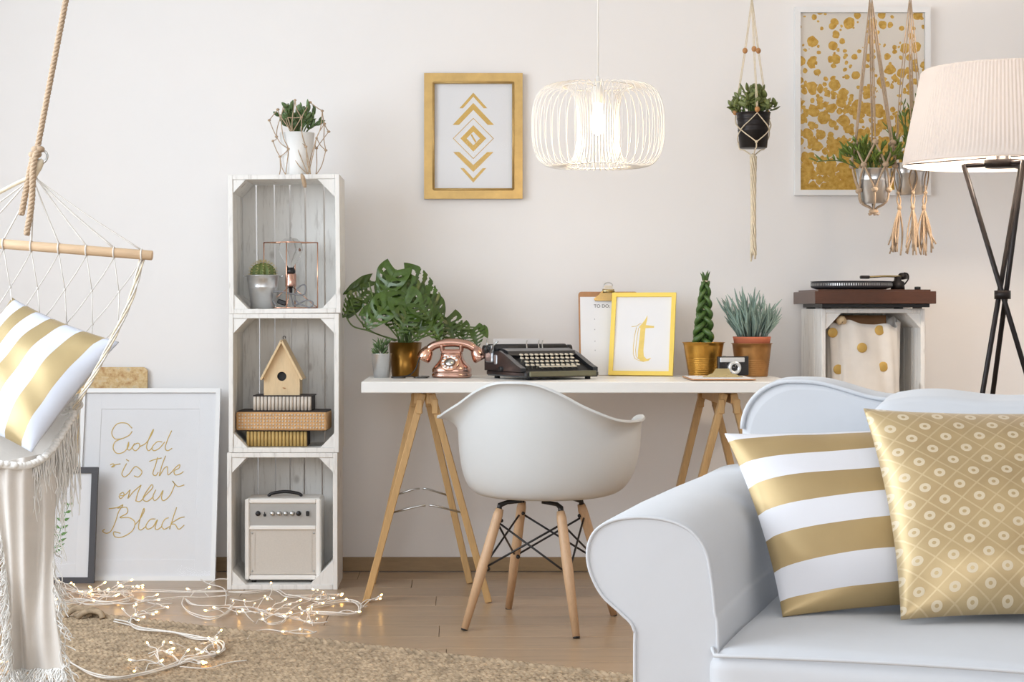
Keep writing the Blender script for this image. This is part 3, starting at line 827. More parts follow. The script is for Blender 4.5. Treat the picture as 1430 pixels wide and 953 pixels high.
yk = G(0, 815).y; sk = S(yk)
Wk, Hk = .30, .43
pk, pky = picture('fern_print', 'small charcoal frame with a green fern sprig, leaning against the white quote frame', Wk, Hk, .0225, .02, ((131-CX)/sk-Wk/2, yk-.004, .0), (-R(10),0,0), 'charcoal', .048, 'pictures on the floor')
fern = MB()
fx, fz = .005, .12
stem = smooth_path([(fx-.03, pky-.0005, fz-.03),(fx,pky-.0005,fz+.03),(fx+.02,pky-.0005,fz+.11),(fx+.05,pky-.0005,fz+.2)], 6)
fern.tube(stem, .001, 5)
for i in range(2, len(stem)-1, 2):
    p = stem[i]
    for sx in (-1,1):
        L = .042*(1-i/len(stem))+.012
        a = R(20)*sx+ (0 if sx > 0 else PI)
        d = Vector((math.cos(R(25)), 0, math.sin(R(25)))) if sx > 0 else Vector((-math.cos(R(25)), 0, math.sin(R(25))))
        nrm = Vector((-d.z,0,d.x))
        o = Vector((0,-.0003,0))
        fern.add([p+o, p+d*L*.5+nrm*.006+o, p+d*L+o, p+d*L*.5-nrm*.006+o], [(0,1,2,3)])
fern.build('fern_sprig', MT['fern_ink'], pk)
MB().box((0, .0085, Hk/2), (Wk-.046, .0012, Hk-.046)).build('glazing', MT['pane'], pk)

# tall flecked board behind the frames
ye = -.05; se = S(ye)
bd = tag(MB().prism([(x, z+.42) for x, z in rounded(.36, .84, .02)], 0, .013).build('flecked_board', MT['flecked'], None, ((204-CX)/se-.18+.0, -.045, .0), (-R(1.5),0,0)), 'tan board with rounded corners flecked with gold, propped behind the white frame', 'board')
zt = EYE-(514-CY)/se
bd.scale = (1,1,zt/.84*1.003)
# ------------------------------------------------------------------ desk on two trestles
ZD, TD = .765, .038
DX0, DX1, DY0, DY1 = -.3297, 1.165, -.80, -.177
top = MB().box(((DX0+DX1)/2, (DY0+DY1)/2, ZD-TD/2), (DX1-DX0, DY1-DY0, TD), ch=.002).build('desk_top', MT['white_satin'])
tag(top, 'long white desk top resting on two pale wooden trestles', 'desk')
def trestle(label, cx, foot, apex, y_near, y_far, doff, kf=.93):
    t = thing('trestle', label, 'trestle', (cx, 0, 0), 0, 'trestles under the desk')
    ht = ZD-TD
    legm = {}
    for (y, off, k) in ((y_near, 0, 1.0), (y_far, doff, kf)):
        for sx in (-1, 1):
            a = Vector((off+sx*foot*k, y, 0)); b = Vector((off+sx*apex, y, ht-.004))
            d = (b-a).normalized(); L = (b-a).length
            m = frame_axes((1,0,0), d)
            MB().box((0,0,L/2), (.024,.036,L-.004), at(a, m), ch=.002).build('leg', MT['bamboo'], t)
        z = .31 if k == 1 else .325
        e = foot*k*(1-z/ht)+apex*(z/ht)-.008
        MB().tube([(off-e,y,z),(off-.022,y,z+.024),(off-.006,y,z+.025)], .0034, 8).build('spreader', MT['steel'], t)
        MB().tube([(off+e,y,z),(off+.022,y,z+.024),(off+.006,y,z+.025)], .0034, 8).build('spreader', MT['steel'], t)
        for sx in (-1,1):
            q = Vector((off+sx*(apex+.012), y-.004, ht-.05))
            MB().box(q, (.02,.04,.05), ch=.002).build('cheek_block', MT['bamboo'], t)
    for sx in (-1,1):
        MB().box((doff/2+sx*.021, (y_near+y_far)/2, ht-.021), (.02, y_far-y_near+.03, .04), ch=.002).build('beam', MT['bamboo'], t)
    return t
trestle('left trestle of pale pine, beside the crate tower', -.107, .212, .015, -.712, -.29, -.030, .85)
trestle('right trestle of pale pine, behind the sofa', .932, .205, .015, -.712, -.29, -.010)

# ------------------------------------------------------------------ monstera in amber pot
ym = -.33; sm_ = S(ym)
O = Vector(((566-CX)/sm_, ym, ZD))
mon = thing('monstera', 'large split leaved monstera in an amber brown metal pot at the desk left end', 'plant', O)
rt, rb, hh = 23/sm_, 18.5/sm_, 48/sm_
MB().lathe([(0,0),(rb,0),(rb+.001,.002),(rt,hh),(rt-.003,hh),(rt-.006,hh-.014),(0,hh-.014)], 40).build('pot', MT['brown_pot'], mon)
MB().lathe([(0,hh-.011),(rt-.005,hh-.011)], 24).build('soil', MT['soil'], mon)
def monstera_leaf(holes, seed):
    """unit leaf: base at the origin, tip at z = 1, half width about .5, upper face towards +y"""
    rnd = random.Random(seed); ph = rnd.random()
    NU, NV = 36, 46
    def half(v): return .54*math.sin(PI*min(1, .10+.9*v)**.62)**.8*(1-.10*v) if v < .999 else .0
    def fn(u, v):
        s = u*2-1
        w_ = half(v)
        x = s*w_
        z = v-.20*(abs(s)**1.3)*(1-v)**1.4*1.1+.10*abs(s)*v*(1-v)*2
        y = .20*abs(s)*w_ - .32*(v-.35)**2 - .10*s*s*w_+.015*math.sin(18*v+3*abs(s))
        return (x, y, z)
    def keep(u, v):
        s = abs(u*2-1)
        t = (v*6.2+.9*s*.6+ph) % 1
        if holes and .22 < s < .74 and .10 < v < .90:
            if abs(t-.5) < .27*math.sin(PI*(s-.22)/.52)**.5: return False
        if holes > 1 and s >= .72 and .18 < v < .86 and abs(t-.5) < .16: return False
        return True
    mb = MB().grid(fn, NU, NV, True, keep); mb.tube([fn(.5, k/10) for k in range(11)], [.014-.001*k for k in range(11)], 5)
    return mb.mesh('leaf', MT['leaf_dark'])
lv = [monstera_leaf(h, i) for i, h in enumerate((1, 2, 2, 1, 0))]
def zp(x, y, dy): return P(460+x/4.5375, 350+y/4.5375, ym+dy)-O
def mon_leaf(b, t, wd, dy, kind, twist=0.0, tilt=.25, stem=True):
    B, T = zp(*b, dy), zp(*t, dy-.03)
    d = T-B; L = d.length; z = d.normalized()
    nrm = Vector((math.sin(twist), -1, tilt)); nrm = (nrm-z*nrm.dot(z)).normalized(); x = nrm.cross(z)
    m = Matrix(((x.x,nrm.x,z.x,0),(x.y,nrm.y,z.y,0),(x.z,nrm.z,z.z,0),(0,0,0,1)))
    wk = wd/4.5375/sm_*1.22; L *= 1.08
    link('leaf', lv[kind], mon, mw=at(B, m) @ Matrix.Diagonal((wk, L, L, 1)))
    if stem:
        s0 = Vector((random.uniform(-.025,.025), random.uniform(-.02,.02), hh-.012))
        mid = s0*.45+B*.55+Vector((0, .01, .035)); mid.x = s0.x*.65+B.x*.35
        MB().tube(smooth_path([s0, mid, B], 6), .0026, 6).build('petiole', MT['leaf_stem'], mon)
for a in [((420,120),(330,290),170,-.02,0,-.3), ((430,165),(400,300),150,.05,0,.2), ((470,175),(690,320),190,.04,1,.2,.45), ((440,235),(610,370),190,-.05,1,.1,.4),
          ((590,290),(720,405),150,-.03,2,.3), ((470,300),(560,480),170,-.09,0,.0), ((380,330),(240,480),150,-.08,0,-.2), ((450,330),(330,400),150,-.06,0,-.2,.5),
          ((500,400),(440,530),130,-.11,1,.1), ((580,410),(560,560),130,-.08,0,.2), ((740,425),(790,575),150,-.02,1,.2), ((900,500),(935,605),125,.0,1,.0), ((965,490),(1000,545),50,.01,4,.2),
          ((255,190),(98,265),70,.04,4,1.0,.9), ((245,255),(150,330),90,.02,1,.8,.7), ((160,300),(95,415),90,-.01,1,.6), ((335,305),(262,330),70,-.03,4,.2,.6),
          ((620,420),(700,560),130,-.07,2,.1), ((640,320),(710,445),130,.03,0,.4), ((400,420),(500,520),120,-.05,2,.3), ((520,220),(470,380),150,.0,2,.1), ((350,200),(300,270),90,.03,4,-.4),
          ((560,330),(640,430),120,-.1,0,.2), ((300,370),(195,400),90,-.05,4,-.3,.6)]:
    mon_leaf(*a)

for pts in ([(250,200),(275,290),(330,420),(440,560)], [(100,410),(150,480),(250,510),(420,575)], [(130,310),(175,420),(270,515),(430,570)], [(700,560),(640,500),(560,540),(510,575)], [(905,500),(760,500),(620,540),(520,580)]):
    q = [zp(x, y, -.02) for x, y in pts]; q[-1].z = max(q[-1].z, hh-.012)
    MB().tube(smooth_path(q, 6), .0028, 6).build('petiole', MT['leaf_stem'], mon)
for a in [((170,320),(120,420),80,.02,4,.3,.5), ((300,330),(220,470),120,-.02,1,-.1), ((690,470),(700,575),100,.02,2,.2), ((830,470),(850,570),90,.01,0,.1)]: mon_leaf(*a)
# small zinc pot beside it
ys = -.40; ss = S(ys)
zpt = thing('potted_succulent', 'small zinc pot with a little grey green succulent beside the amber pot', 'plant', ((533-CX)/ss, ys, ZD))
rt, rb, hh = 14.5/ss, 11/ss, 33/ss
MB().lathe([(0,0),(rb,0),(rt,hh),(rt+.001,hh+.001),(rt-.002,hh),(rt-.004,hh-.01),(0,hh-.01)], 32).build('pot', MT['zinc'], zpt)
MB().lathe([(0,hh-.007),(rt-.003,hh-.007)], 20).build('soil', MT['soil'], zpt)
me = leaf_mesh('leaf', MT['leaf_jade'], .034, .0045, .003, .15)
for k in range(46):
    a = random.uniform(0, 2*PI); q = math.sqrt(random.random()); h_ = random.uniform(0, .05)
    put_leaf(me, zpt, Vector((q*.02*math.cos(a), q*.02*math.sin(a), hh-.012+h_)), (math.cos(a)*q*.8, math.sin(a)*q*.8, .7), random.uniform(.6,1.1))

# sunglasses lying folded open
yg = -.50; sg = S(yg)
gl = thing('sunglasses', 'black sunglasses with one arm raised, lying in front of the amber pot', 'glasses', ((572-CX)/sg, yg, ZD+.001), R(4))
for sx in (-1,1):
    MB().prism([(sx*.040+x, y) for x, y in rounded(.052,.034,.014)], .001, .006, plane='xy').build('lens', MT['black_gloss'], gl)
MB().tube(smooth_path([(-.016,.012,.004),(0,.016,.007),(.016,.012,.004)], 4), .0022, 6).build('bridge', MT['black'], gl)
MB().tube(smooth_path([(-.062,.012,.004),(-.03,.02,.005),(.0,.03,.010),(.022,.035,.03),(.034,.04,.062),(.04,.04,.075)], 6), [.0025]*30+[.004], 6).build('arm', MT['black'], gl)
MB().tube(smooth_path([(.066,.012,.004),(.07,.03,.004),(.045,.05,.004)], 6), .0022, 6).build('arm', MT['black'], gl)

# ------------------------------------------------------------------ copper telephone
yp = -.42; sp_ = S(yp)
ph = thing('telephone', 'shiny copper rotary telephone beside the black typewriter', 'telephone', ((631-CX)/sp_, yp, ZD), R(-8))
K = 1/sp_
def sq_lathe(mb, prof, n=40, ex=2.6, sy=.85, c=(0,0,0)):
    vs, fs = [], []; m = len(prof)
    for (r, z) in prof:
        for k in range(n):
            a = 2*PI*k/n; ca, sa_ = math.cos(a), math.sin(a)
            vs.append((c[0]+r*math.copysign(abs(ca)**(2/ex), ca), c[1]+r*sy*math.copysign(abs(sa_)**(2/ex), sa_), c[2]+z))
    for i in range(m-1):
        for k in range(n):
            l = (k+1) % n; fs.append((i*n+k, i*n+l, (i+1)*n+l, (i+1)*n+k))
    fs.append(tuple(range(n))[::-1]); fs.append(tuple((m-1)*n+k for k in range(n)))
    mb.add(vs, fs, True); return mb
sq_lathe(MB(), [(26*K,.001),(27.5*K,2*K),(27.5*K,5*K),(26*K,6*K),(27*K,7*K),(27*K,12*K),(24.5*K,16*K),(20*K,21*K),(16.5*K,26*K),(15*K,31*K),(15.5*K,34*K)], ex=2.8, sy=.95).build('body', MT['copper'], ph)
dm = at((0, -19.5*K, 21.5*K), Matrix.Rotation(R(52), 4, 'X'))
MB().lathe([(13.5*K,-.004),(13.5*K,.001),(12*K,.004),(7*K,.004),(7*K,.002),(0,.002)], 36, mat=dm).build('dial', MT['copper_bright'], ph)
MB().lathe([(6.6*K,.002),(6*K,.006),(0,.007)], 24, mat=dm).build('dial_centre', MT['steel'], ph)
me = MB().lathe([(2.0*K,0),(1.6*K,.001),(0,.0012)], 12).mesh('finger_hole', MT['paper'])
for k in range(10):
    a = R(20+30*k); link('finger_hole', me, ph, mw=dm @ Matrix.Translation((9.6*K*math.cos(a), 9.6*K*math.sin(a), .0038)))
for sx in (-1,1):
    MB().tube(smooth_path([(sx*9*K,-3*K,32*K),(sx*13*K,-4*K,38*K),(sx*13.5*K,-6*K,46*K)], 5), [2.6*K]*11, 8).build('cradle_horn', MT['copper'], ph)
    MB().tube(smooth_path([(sx*9*K,5*K,32*K),(sx*13*K,6*K,38*K),(sx*13.5*K,7*K,46*K)], 5), [2.6*K]*11, 8).build('cradle_horn', MT['copper'], ph)
MB().box((0, 1*K, 36*K), (28*K, 15*K, 7*K), ch=2*K).build('cradle', MT['copper'], ph)
hp = smooth_path([(-34*K,0,39*K),(-22*K,0,46*K),(0,0,49*K),(22*K,0,46*K),(34*K,0,39*K)], 8)
hand = MB().tube(hp, [5.6*K]*3+[6.0*K]*(len(hp)-6)+[5.6*K]*3, 12)
hs = hand.build('handset', MT['copper'], ph)
for sx in (-1,1):
    m_ = at((sx*36*K, 0, 34*K), Matrix.Rotation(R(sx*-28), 4, 'Y'))
    MB().lathe([(0,-11*K),(9.0*K,-11*K),(10.2*K,-8.5*K),(10.4*K,-4*K),(8.6*K,3*K),(6*K,8.5*K),(0,10*K)], 24, mat=m_).build('ear_cup', MT['copper_bright' if sx < 0 else 'copper'], hs)

# ------------------------------------------------------------------ typewriter
yw = -.50; sw = S(yw)
tw = thing('typewriter', 'black portable typewriter with pale round keys in the middle of the desk', 'typewriter', ((757-CX)/sw, yw, ZD+.006), R(27))
TW, TDp = .300, .29
MB().box((0, 0, .014), (TW, TDp, .022), ch=.006).build('base', MT['typing'], tw)
for sx in (-1,1):
    MB().prism([(-TDp/2+.02,.022),(TDp/2,.022),(TDp/2,.088),(TDp/2-.11,.094),(TDp/2-.15,.082),(-TDp/2+.05,.045),(-TDp/2+.02,.036)], sx*(TW/2-.004)-.010, sx*(TW/2-.004)+.010, plane='yz').build('side_panel', MT['typing'], tw)
MB().box((0, -TDp/2-.003, .016), (TW-.03, .008, .019), ch=.003).build('front_trim', MT['olive_trim'], tw)
MB().prism([(TDp/2-.15,.078),(TDp/2-.14,.093),(TDp/2-.10,.102),(TDp/2-.07,.100),(TDp/2-.07,.06),(TDp/2-.14,.06)], -TW/2+.012, TW/2-.012, plane='yz').build('top_cover', MT['typing'], tw)
MB().prism([(-TDp/2+.03,.024),(TDp/2-.14,.07),(TDp/2-.14,.024)], -TW/2+.012, TW/2-.012, plane='yz').build('key_bed', MT['key_dark'], tw)
kme = MB().lathe([(.0030,-.014),(.0030,-.002),(.0074,-.002),(.0078,.0005),(.0066,.002),(0,.002)], 12).mesh('key', MT['key'])
for r_ in range(4):
    y = -TDp/2+.052+r_*.0195; z = .046+r_*.0115
    for c_ in range(11):
        x = -.110+.0205*c_+(.006 if r_ % 2 else -.002)
        link('key', kme, tw, mw=at((x, y, z), Matrix.Rotation(R(18),4,'X')))
MB().box((.0, -TDp/2+.032, .040), (.15, .012, .006), ch=.002).build('space_bar', MT['key'], tw)
MB().tube([(-TW/2-.01,TDp/2-.04,.098),(TW/2+.005,TDp/2-.04,.098)], .018, 18).build('platen', MT['key_dark'], tw)
MB().box((0, TDp/2-.012, .095), (TW+.01, .022, .02), ch=.003).build('carriage', MT['type_metal'], tw)
for sx in (-1,1):
    MB().tube([(sx*(TW/2+.006),TDp/2-.04,.098),(sx*(TW/2+.016),TDp/2-.04,.098),(sx*(TW/2+.017),TDp/2-.04,.098),(sx*(TW/2+.030),TDp/2-.04,.098)], [.006,.006,.0145,.0145], 16).build('platen_knob', MT['black'], tw)
MB().box((-TW/2-.006, TDp/2-.04, .082), (.012, .052, .062), ch=.004).build('carriage_end', MT['type_metal'], tw)
MB().box((-TW/2-.004, TDp/2-.085, .062), (.010, .022, .034), ch=.003).build('carriage_end', MT['type_metal'], tw)
MB().tube(smooth_path([(-TW/2-.012,TDp/2-.06,.085),(-TW/2-.03,TDp/2-.11,.11),(-TW/2-.02,TDp/2-.13,.128)], 5), .003, 7).build('return_lever', MT['steel'], tw)
MB().tube([(-TW/2-.004,TDp/2-.02,.1),(-TW/2-.004,TDp/2-.015,.132)], .003, 6).build('paper_lever', MT['steel'], tw)
for dx in (-.02, .03, .045):
    MB().tube(smooth_path([(dx,TDp/2-.07,.098),(dx+.004,TDp/2-.06,.118),(dx+.012,TDp/2-.05,.128)], 4), .0022, 6).build('type_guide', MT['steel'], tw)
MB().box((-.03, TDp/2-.01, .118), (.19, .0012, .034), Matrix.Translation((0,0,0)) @ Matrix.Rotation(R(0),4,'X')).build('paper_sheet', MT['paper'], tw)
for sx in (-1,1):
    for sy in (-1,1): MB().lathe([(.010,-.0055),(.010,.004),(0,.004)], 12, (sx*(TW/2-.03), sy*(TDp/2-.03), 0)).build('foot', MT['black'], tw)
MB().tube([(-TW/2+.004,.02,.03),(-TW/2-.012,.02,.03)], .009, 12).build('side_knob', MT['black'], tw)

# ------------------------------------------------------------------ clipboards
def clip(parent, y0=0, flip=1):
    """bulldog clip of a clipboard: base plate, rolled spring and lever, built in the board plane x-z at the top edge"""
    MB().prism([(-.055,-.026),(-.05,-.034),(.05,-.034),(.055,-.026),(.036,-.010),(.024,.004),(-.024,.004),(-.036,-.010)], y0-.012, y0-.004).build('clip_plate', MT['brass'], parent)
    MB().tube([(-.022,y0-.010,.004),(.022,y0-.010,.004)], .0085, 10).build('clip_spring', MT['brass'], parent)
    MB().prism([(-.020,.002),(.020,.002),(.014,.024),(-.014,.024)], y0-.016, y0-.013).build('clip_lever', MT['steel'], parent)
    ringp = [(.016*math.cos(2*PI*k/16), y0-.014, .026+.010*math.sin(2*PI*k/16)) for k in range(16)]
    MB().tube(ringp, .0022, 6, closed=True).build('hanging_loop', MT['steel'], parent)
yb_ = -.205; sb_ = S(yb_)
CW, CH = .225, .322
cbd = thing('clipboard', 'standing brown clipboard with a to do list, behind the yellow frame', 'clipboard', ((809.5-CX)/sb_+CW/2, yb_, ZD+.001), 0, None, (-R(13),0,0))
MB().prism([(x, z+CH/2) for x, z in rounded(CW, CH, .012)], 0, .004).build('board', MT['hardboard'], cbd)
MB().box((.001, -.0009, CH/2-.010), (CW-.010, .0012, CH-.021)).build('sheet', MT['paper'], cbd)
link('heading', text_mesh('TO DO:', .0175, MT['ink'], 'heading'), cbd, mw=at((-.055, -.0018, CH-.062), Matrix.Rotation(R(90),4,'X')))
for k, zz in enumerate((.215, .175, .13, .095)):
    MB().box((-.053, -.0017, zz), (.003, .0006, .004)).build('list_mark', MT['ink_soft'], cbd)
def shifted_clip(board, x, z):
    n0 = set(board.children); clip(board)
    for o in set(board.children)-n0: o.location = (x, 0, z)
shifted_clip(cbd, 0.0, CH-.004)

yF = -.278; sF = S(yF)
tf, tfy = picture('letter_frame', 'yellow frame with a gold letter t, leaning on the standing clipboard', 88/sF/math.cos(R(15)), .318, .016, .014, ((894-CX)/sF, yF-.0, ZD+.004), (0,0,0), 'yellow', 0, None)
tf.rotation_euler = Euler((-R(15), 0, -R(16)), 'XYZ')
HF = .318
def tl(x, y): return ((x-355)/733*100/sF*1.02, HF-.012-(y-40)/953*130/sF*1.035)
tb = MB()
tb.prism([tl(*p) for p in [(398,240),(395,290),(385,340),(470,350),(470,368),(383,372),(378,480),(372,600),(380,660),(410,690),(455,675),(430,705),(385,715),(345,705),(320,680),(318,610),(326,480),(332,372),(318,372),(322,350),(340,335),(375,285)]], tfy-.0004, tfy, smooth=False)
for pts in ([(240,358),(290,352),(325,325),(340,330)], [(290,365),(276,450),(268,560),(270,640),(290,685),(330,705),(380,715)], [(312,372),(300,480),(292,600),(300,660),(325,690)]):
    tb.tube([Vector((tl(*p)[0], tfy-.0003, tl(*p)[1])) for p in pts], .0011, 5)
tb.build('letter', MT['yellow_ink'], tf)

yc2 = -.575
fl = thing('clipboard', 'pale clipboard lying flat on the desk under the camera', 'clipboard', ((1003-CX)/S(yc2), yc2, ZD+.0025), R(-1))
MB().prism([(x, y) for x, y in rounded(.222, .30, .012)], 0, .004, plane='xy').build('board', MT['hardboard'], fl)
MB().box((0, -.004, .0048), (.214, .288, .0012)).build('sheet', MT['paper'], fl)
mcl = at((0, .145-.05, .0042), Matrix.Rotation(-R(90),4,'X'))
MB().prism([(-.07,-.05),(.07,-.05),(.066,-.030),(.034,-.018),(.026,.0),(-.026,.0),(-.034,-.018),(-.066,-.030)], .0060, .0095, mat=at((.012,.02,0), Matrix.Identity(4)), plane='xy').build('clip_plate', MT['brass'], fl)
MB().prism([(-.062,.006),(.066,.006),(.05,.015),(.03,.02),(.022,.036),(-.024,.036),(-.034,.02),(-.05,.014)], -.044, -.040, mat=at((.012,.02,0), Matrix.Identity(4))).build('clip_jaw', MT['brass'], fl)
MB().tube([(-.02,-.012,.014),(.045,-.012,.014)], .009, 10).build('clip_spring', MT['brass'], fl)

# ------------------------------------------------------------------ compact camera on the flat clipboard
yk_ = -.455; sk_ = S(yk_)
ca = thing('camera', 'old black and silver compact camera standing on the flat clipboard', 'camera', ((1024.5-CX)/sk_, yk_, ZD+.0082), R(9))
CWd, CHt = 44/sk_, 27/sk_
MB().box((0, .012, CHt/2), (CWd, .026, CHt-.001), ch=.003).build('body', MT['black'], ca)
MB().box((-.006, -.003, CHt-.0125), (CWd-.022, .006, .017), ch=.0015).build('top_plate', MT['camera_silver'], ca)
MB().box((CWd/2-.006, .012, CHt-.004), (.012,.022,.011), ch=.002).build('end_cap', MT['black_gloss'], ca)
lm = at((.0, .0, CHt*.42), Matrix.Rotation(R(90),4,'X'))
MB().lathe([(0,0),(.0245,0),(.0245,.012),(.022,.018),(.014,.018),(.012,.012),(0,.012)], 32, mat=lm).build('lens_barrel', MT['camera_silver'], ca)
MB().lathe([(0,.0125),(.0118,.0125),(.008,.016),(0,.017)], 24, mat=lm).build('lens', MT['black_gloss'], ca)
MB().lathe([(.005,CHt-.001),(.005,CHt+.003),(0,CHt+.003)], 12, (-.03,.012,0)).build('shutter_button', MT['steel'], ca)

# ------------------------------------------------------------------ braided snake plant, blue succulent
yn = -.345; sn = S(yn)
sk1 = thing('braided_snake_plant', 'braided snake plant in a ribbed gold pot on the desk', 'plant', ((982.5-CX)/sn, yn, ZD))
rt, rb, hh = 29/sn, 20.5/sn, 48.5/sn
def ribbed(rt, rb, hh):
    pr = [(0,0),(rb-.002,0),(rb,.002)]
    z = .004; n = 0
    while z < hh-.004:
        r0 = rb+(rt-rb)*z/hh
        if z < hh*.52: pr += [(r0,z),(r0+.0012,z+.002),(r0+.0002,z+.0045)]; z += .0075
        else: pr.append((r0,z)); z += .02
    pr += [(rt,hh-.003),(rt+.004,hh-.002),(rt+.004,hh),(rt-.002,hh),(rt-.005,hh-.014),(0,hh-.014)]
    return pr
MB().lathe(ribbed(rt-.002, rb, hh), 48).build('pot', MT['gold_pot'], sk1)
MB().lathe([(0,hh-.012),(rt-.005,hh-.012)], 24).build('soil', MT['soil'], sk1)
Hs = 90/sn
for grp, (n_, amp_, r_) in enumerate(((3, .024, .0115), (3, .020, .010))):
    for k in range(n_):
        pts, rs = [], []
        for i in range(61):
            t = i/60; th = (t*2.05+(k/3)+grp*.17)*2*PI*.95
            tap = 1-.62*t**1.6
            x = amp_*1.25*tap*math.sin(th); y = (.017 if grp == 0 else -.004)*tap*math.sin(2*th)+(-.012 if grp == 0 else .016)*tap
            pts.append((x-.004+.010*t, y, hh-.014+Hs*t)); rs.append(r_*(1-.5*t)*(1.0))
        MB().tube(pts, rs, 10).build('leaf', MT['leaf_snake'], sk1)
MB().lathe([(.010,0),(.0115,.003),(.010,.006)], 14, (.006,.0,hh-.016+Hs)).build('tie', MT['cord_cream'], sk1)
for k in range(6):
    a = 2*PI*k/6; p = Vector((.006+.005*math.cos(a), .005*math.sin(a), hh-.016+Hs))
    MB().tube([p, p+Vector((.005*math.cos(a), .005*math.sin(a), .022)), p+Vector((.013*math.cos(a), .012*math.sin(a), random.uniform(.034,.05)))], [.0045,.004,.0005], 6).build('leaf_tip', MT['leaf_snake'], sk1)

yu = -.30; su = S(yu)
bl = thing('blue_chalksticks', 'grey blue finger leaved succulent in a terracotta pot at the right end of the desk', 'plant', ((1050-CX)/su, yu, ZD))
rt, rb, hh = 28/su, 21.5/su, 46.5/su
tag(MB().lathe(ribbed(rt-.002, rb, hh), 48).build('cover_pot', MT['gold_pot_old'], None, tuple(bl.location)), 'aged ribbed gold pot on the desk holding the terracotta pot', 'pot')
MB().lathe([(rt-.010,hh-.012),(rt-.006,hh+.016),(rt-.004,hh+.024),(rt-.008,hh+.024),(rt-.012,hh+.012),(0,hh+.012)], 40).build('terracotta_pot', MT['terracotta'], bl)
MB().lathe([(0,hh+.014),(rt-.011,hh+.014)], 24).build('soil', MT['soil'], bl)
me = leaf_mesh('leaf', MT['leaf_blue'], .075, .0052, .0042, -.10, 7, .35)
z0 = hh+.012
for k in range(54):
    a = random.uniform(0, 2*PI); q = math.sqrt(random.random())
    b = Vector((.050*q*math.cos(a), .050*q*math.sin(a), z0))
    d = Vector((.55*q*math.cos(a), .55*q*math.sin(a), 1)).normalized()
    hh_ = random.uniform(.06, .150)*(1-.25*q)
    t_ = b+d*hh_
    MB().tube([b, (b+t_)/2+Vector((0,0,.004)), t_], [.0032,.003,.0025], 5).build('stem', MT['leaf_blue'], bl)
    for j in range(5):
        f = .25+.19*j
        o = Vector((random.uniform(-.5,.5), random.uniform(-.5,.5), 0))
        put_leaf(me, bl, b+d*hh_*min(1,f), d*1.15+o*.75, random.uniform(.7,1.0))
# ------------------------------------------------------------------ moulded armchair on a wooden dowel base
ctr = Vector((.266, -1.105, 0))
chair = thing('armchair', 'white moulded armchair on wooden dowel legs, pulled up to the desk', 'chair', ctr, R(-21))
# shell: u runs round the rim (0 = front centre), v from the seat centre out to the rim
def lerp_table(tab, a):
    a %= 360
    m = len(tab)
    for i in range(m):
        a0, v0 = tab[i]; a1, v1 = tab[(i+1) % m]
        if i == m-1: a1 += 360
        if a0 <= a <= a1:                       # periodic cubic through the table
            p, pv = tab[i-1]; q, qv = tab[(i+2) % m]
            if p > a0: p -= 360
            if q < a1: q += 360
            h = a1-a0; t = (a-a0)/h
            m0 = (v1-pv)/(a1-p)*h; m1 = (qv-v0)/(q-a0)*h
            return (2*t**3-3*t*t+1)*v0+(t**3-2*t*t+t)*m0+(-2*t**3+3*t*t)*v1+(t**3-t*t)*m1
    return tab[0][1]
# azimuth measured from the front (0), going to the right (90), back (180), left (270)
RIM_R = [(0,.285),(28,.322),(47,.336),(62,.336),(90,.330),(118,.312),(140,.284),(160,.272),(180,.268),(200,.272),(220,.284),(242,.318),(270,.350),(298,.362),(313,.358),(332,.325)]
RIM_Z = [(0,.420),(22,.432),(34,.53),(45,.640),(58,.666),(90,.660),(112,.667),(132,.705),(150,.752),(165,.779),(180,.785),(195,.779),(210,.752),(228,.705),(248,.667),(270,.660),(302,.666),(315,.640),(326,.53),(338,.432)]
WALL_R = [(0,.270),(30,.314),(47,.331),(62,.326),(90,.298),(135,.248),(180,.240),(225,.248),(270,.272),(298,.300),(313,.318),(330,.312)]
LOW_R = [(0,.245),(45,.285),(90,.235),(180,.205),(270,.235),(315,.285)]
ZB = .405
def shell(u, v):
    """flat seat, a tight turn, a near upright wall and a lip that rolls outward"""
    a = u*360
    rr, zr, lr, wr = lerp_table(RIM_R, a), lerp_table(RIM_Z, a), lerp_table(LOW_R, a), lerp_table(WALL_R, a)
    ar = R(a); dx, dy = math.sin(ar), math.cos(ar)
    hgt = max(.012, zr-ZB); lip = min(.052, hgt*.30)
    if v < .40:
        s = v/.40; r = lr*.80*s; z = ZB+.010*s*s
    elif v < .84:
        s = (v-.40)/.44
        p0 = (lr*.80, ZB+.010); p3 = (wr, max(ZB+.014, zr-lip))
        p1 = (lr*1.06, ZB+.012+.02*min(1,hgt/.25)*0); p2 = (wr-.004, ZB+.010+(p3[1]-ZB)*.38)
        b0, b1, b2, b3 = (1-s)**3, 3*s*(1-s)**2, 3*s*s*(1-s), s**3
        r = b0*p0[0]+b1*p1[0]+b2*p2[0]+b3*p3[0]; z = b0*p0[1]+b1*p1[1]+b2*p2[1]+b3*p3[1]
    else:
        s = min(1.0, (v-.84)/.16); z0 = max(ZB+.014, zr-lip)
        r = wr+(rr-wr)*s**1.9; z = z0+(zr-z0)*(1-(1-s)**1.7)
    return (r*dx, r*dy-.005, z)
mb = MB().grid(shell, 112, 34)
me = mb.mesh('shell', MT['white_plastic'])
sh_ = link('shell', me, chair)
bmm = bmesh.new(); bmm.from_mesh(me); bmesh.ops.remove_doubles(bmm, verts=bmm.verts, dist=.0004)
bmesh.ops.recalc_face_normals(bmm, faces=bmm.faces); bmm.to_mesh(me); bmm.free()
md = sh_.modifiers.new('thickness', 'SOLIDIFY'); md.thickness = .008; md.offset = 0
md = sh_.modifiers.new('edge', 'BEVEL'); md.width = .003; md.segments = 2; md.limit_method = 'ANGLE'
lx, lyf = .1845, .211
topz = .375
corners = {}
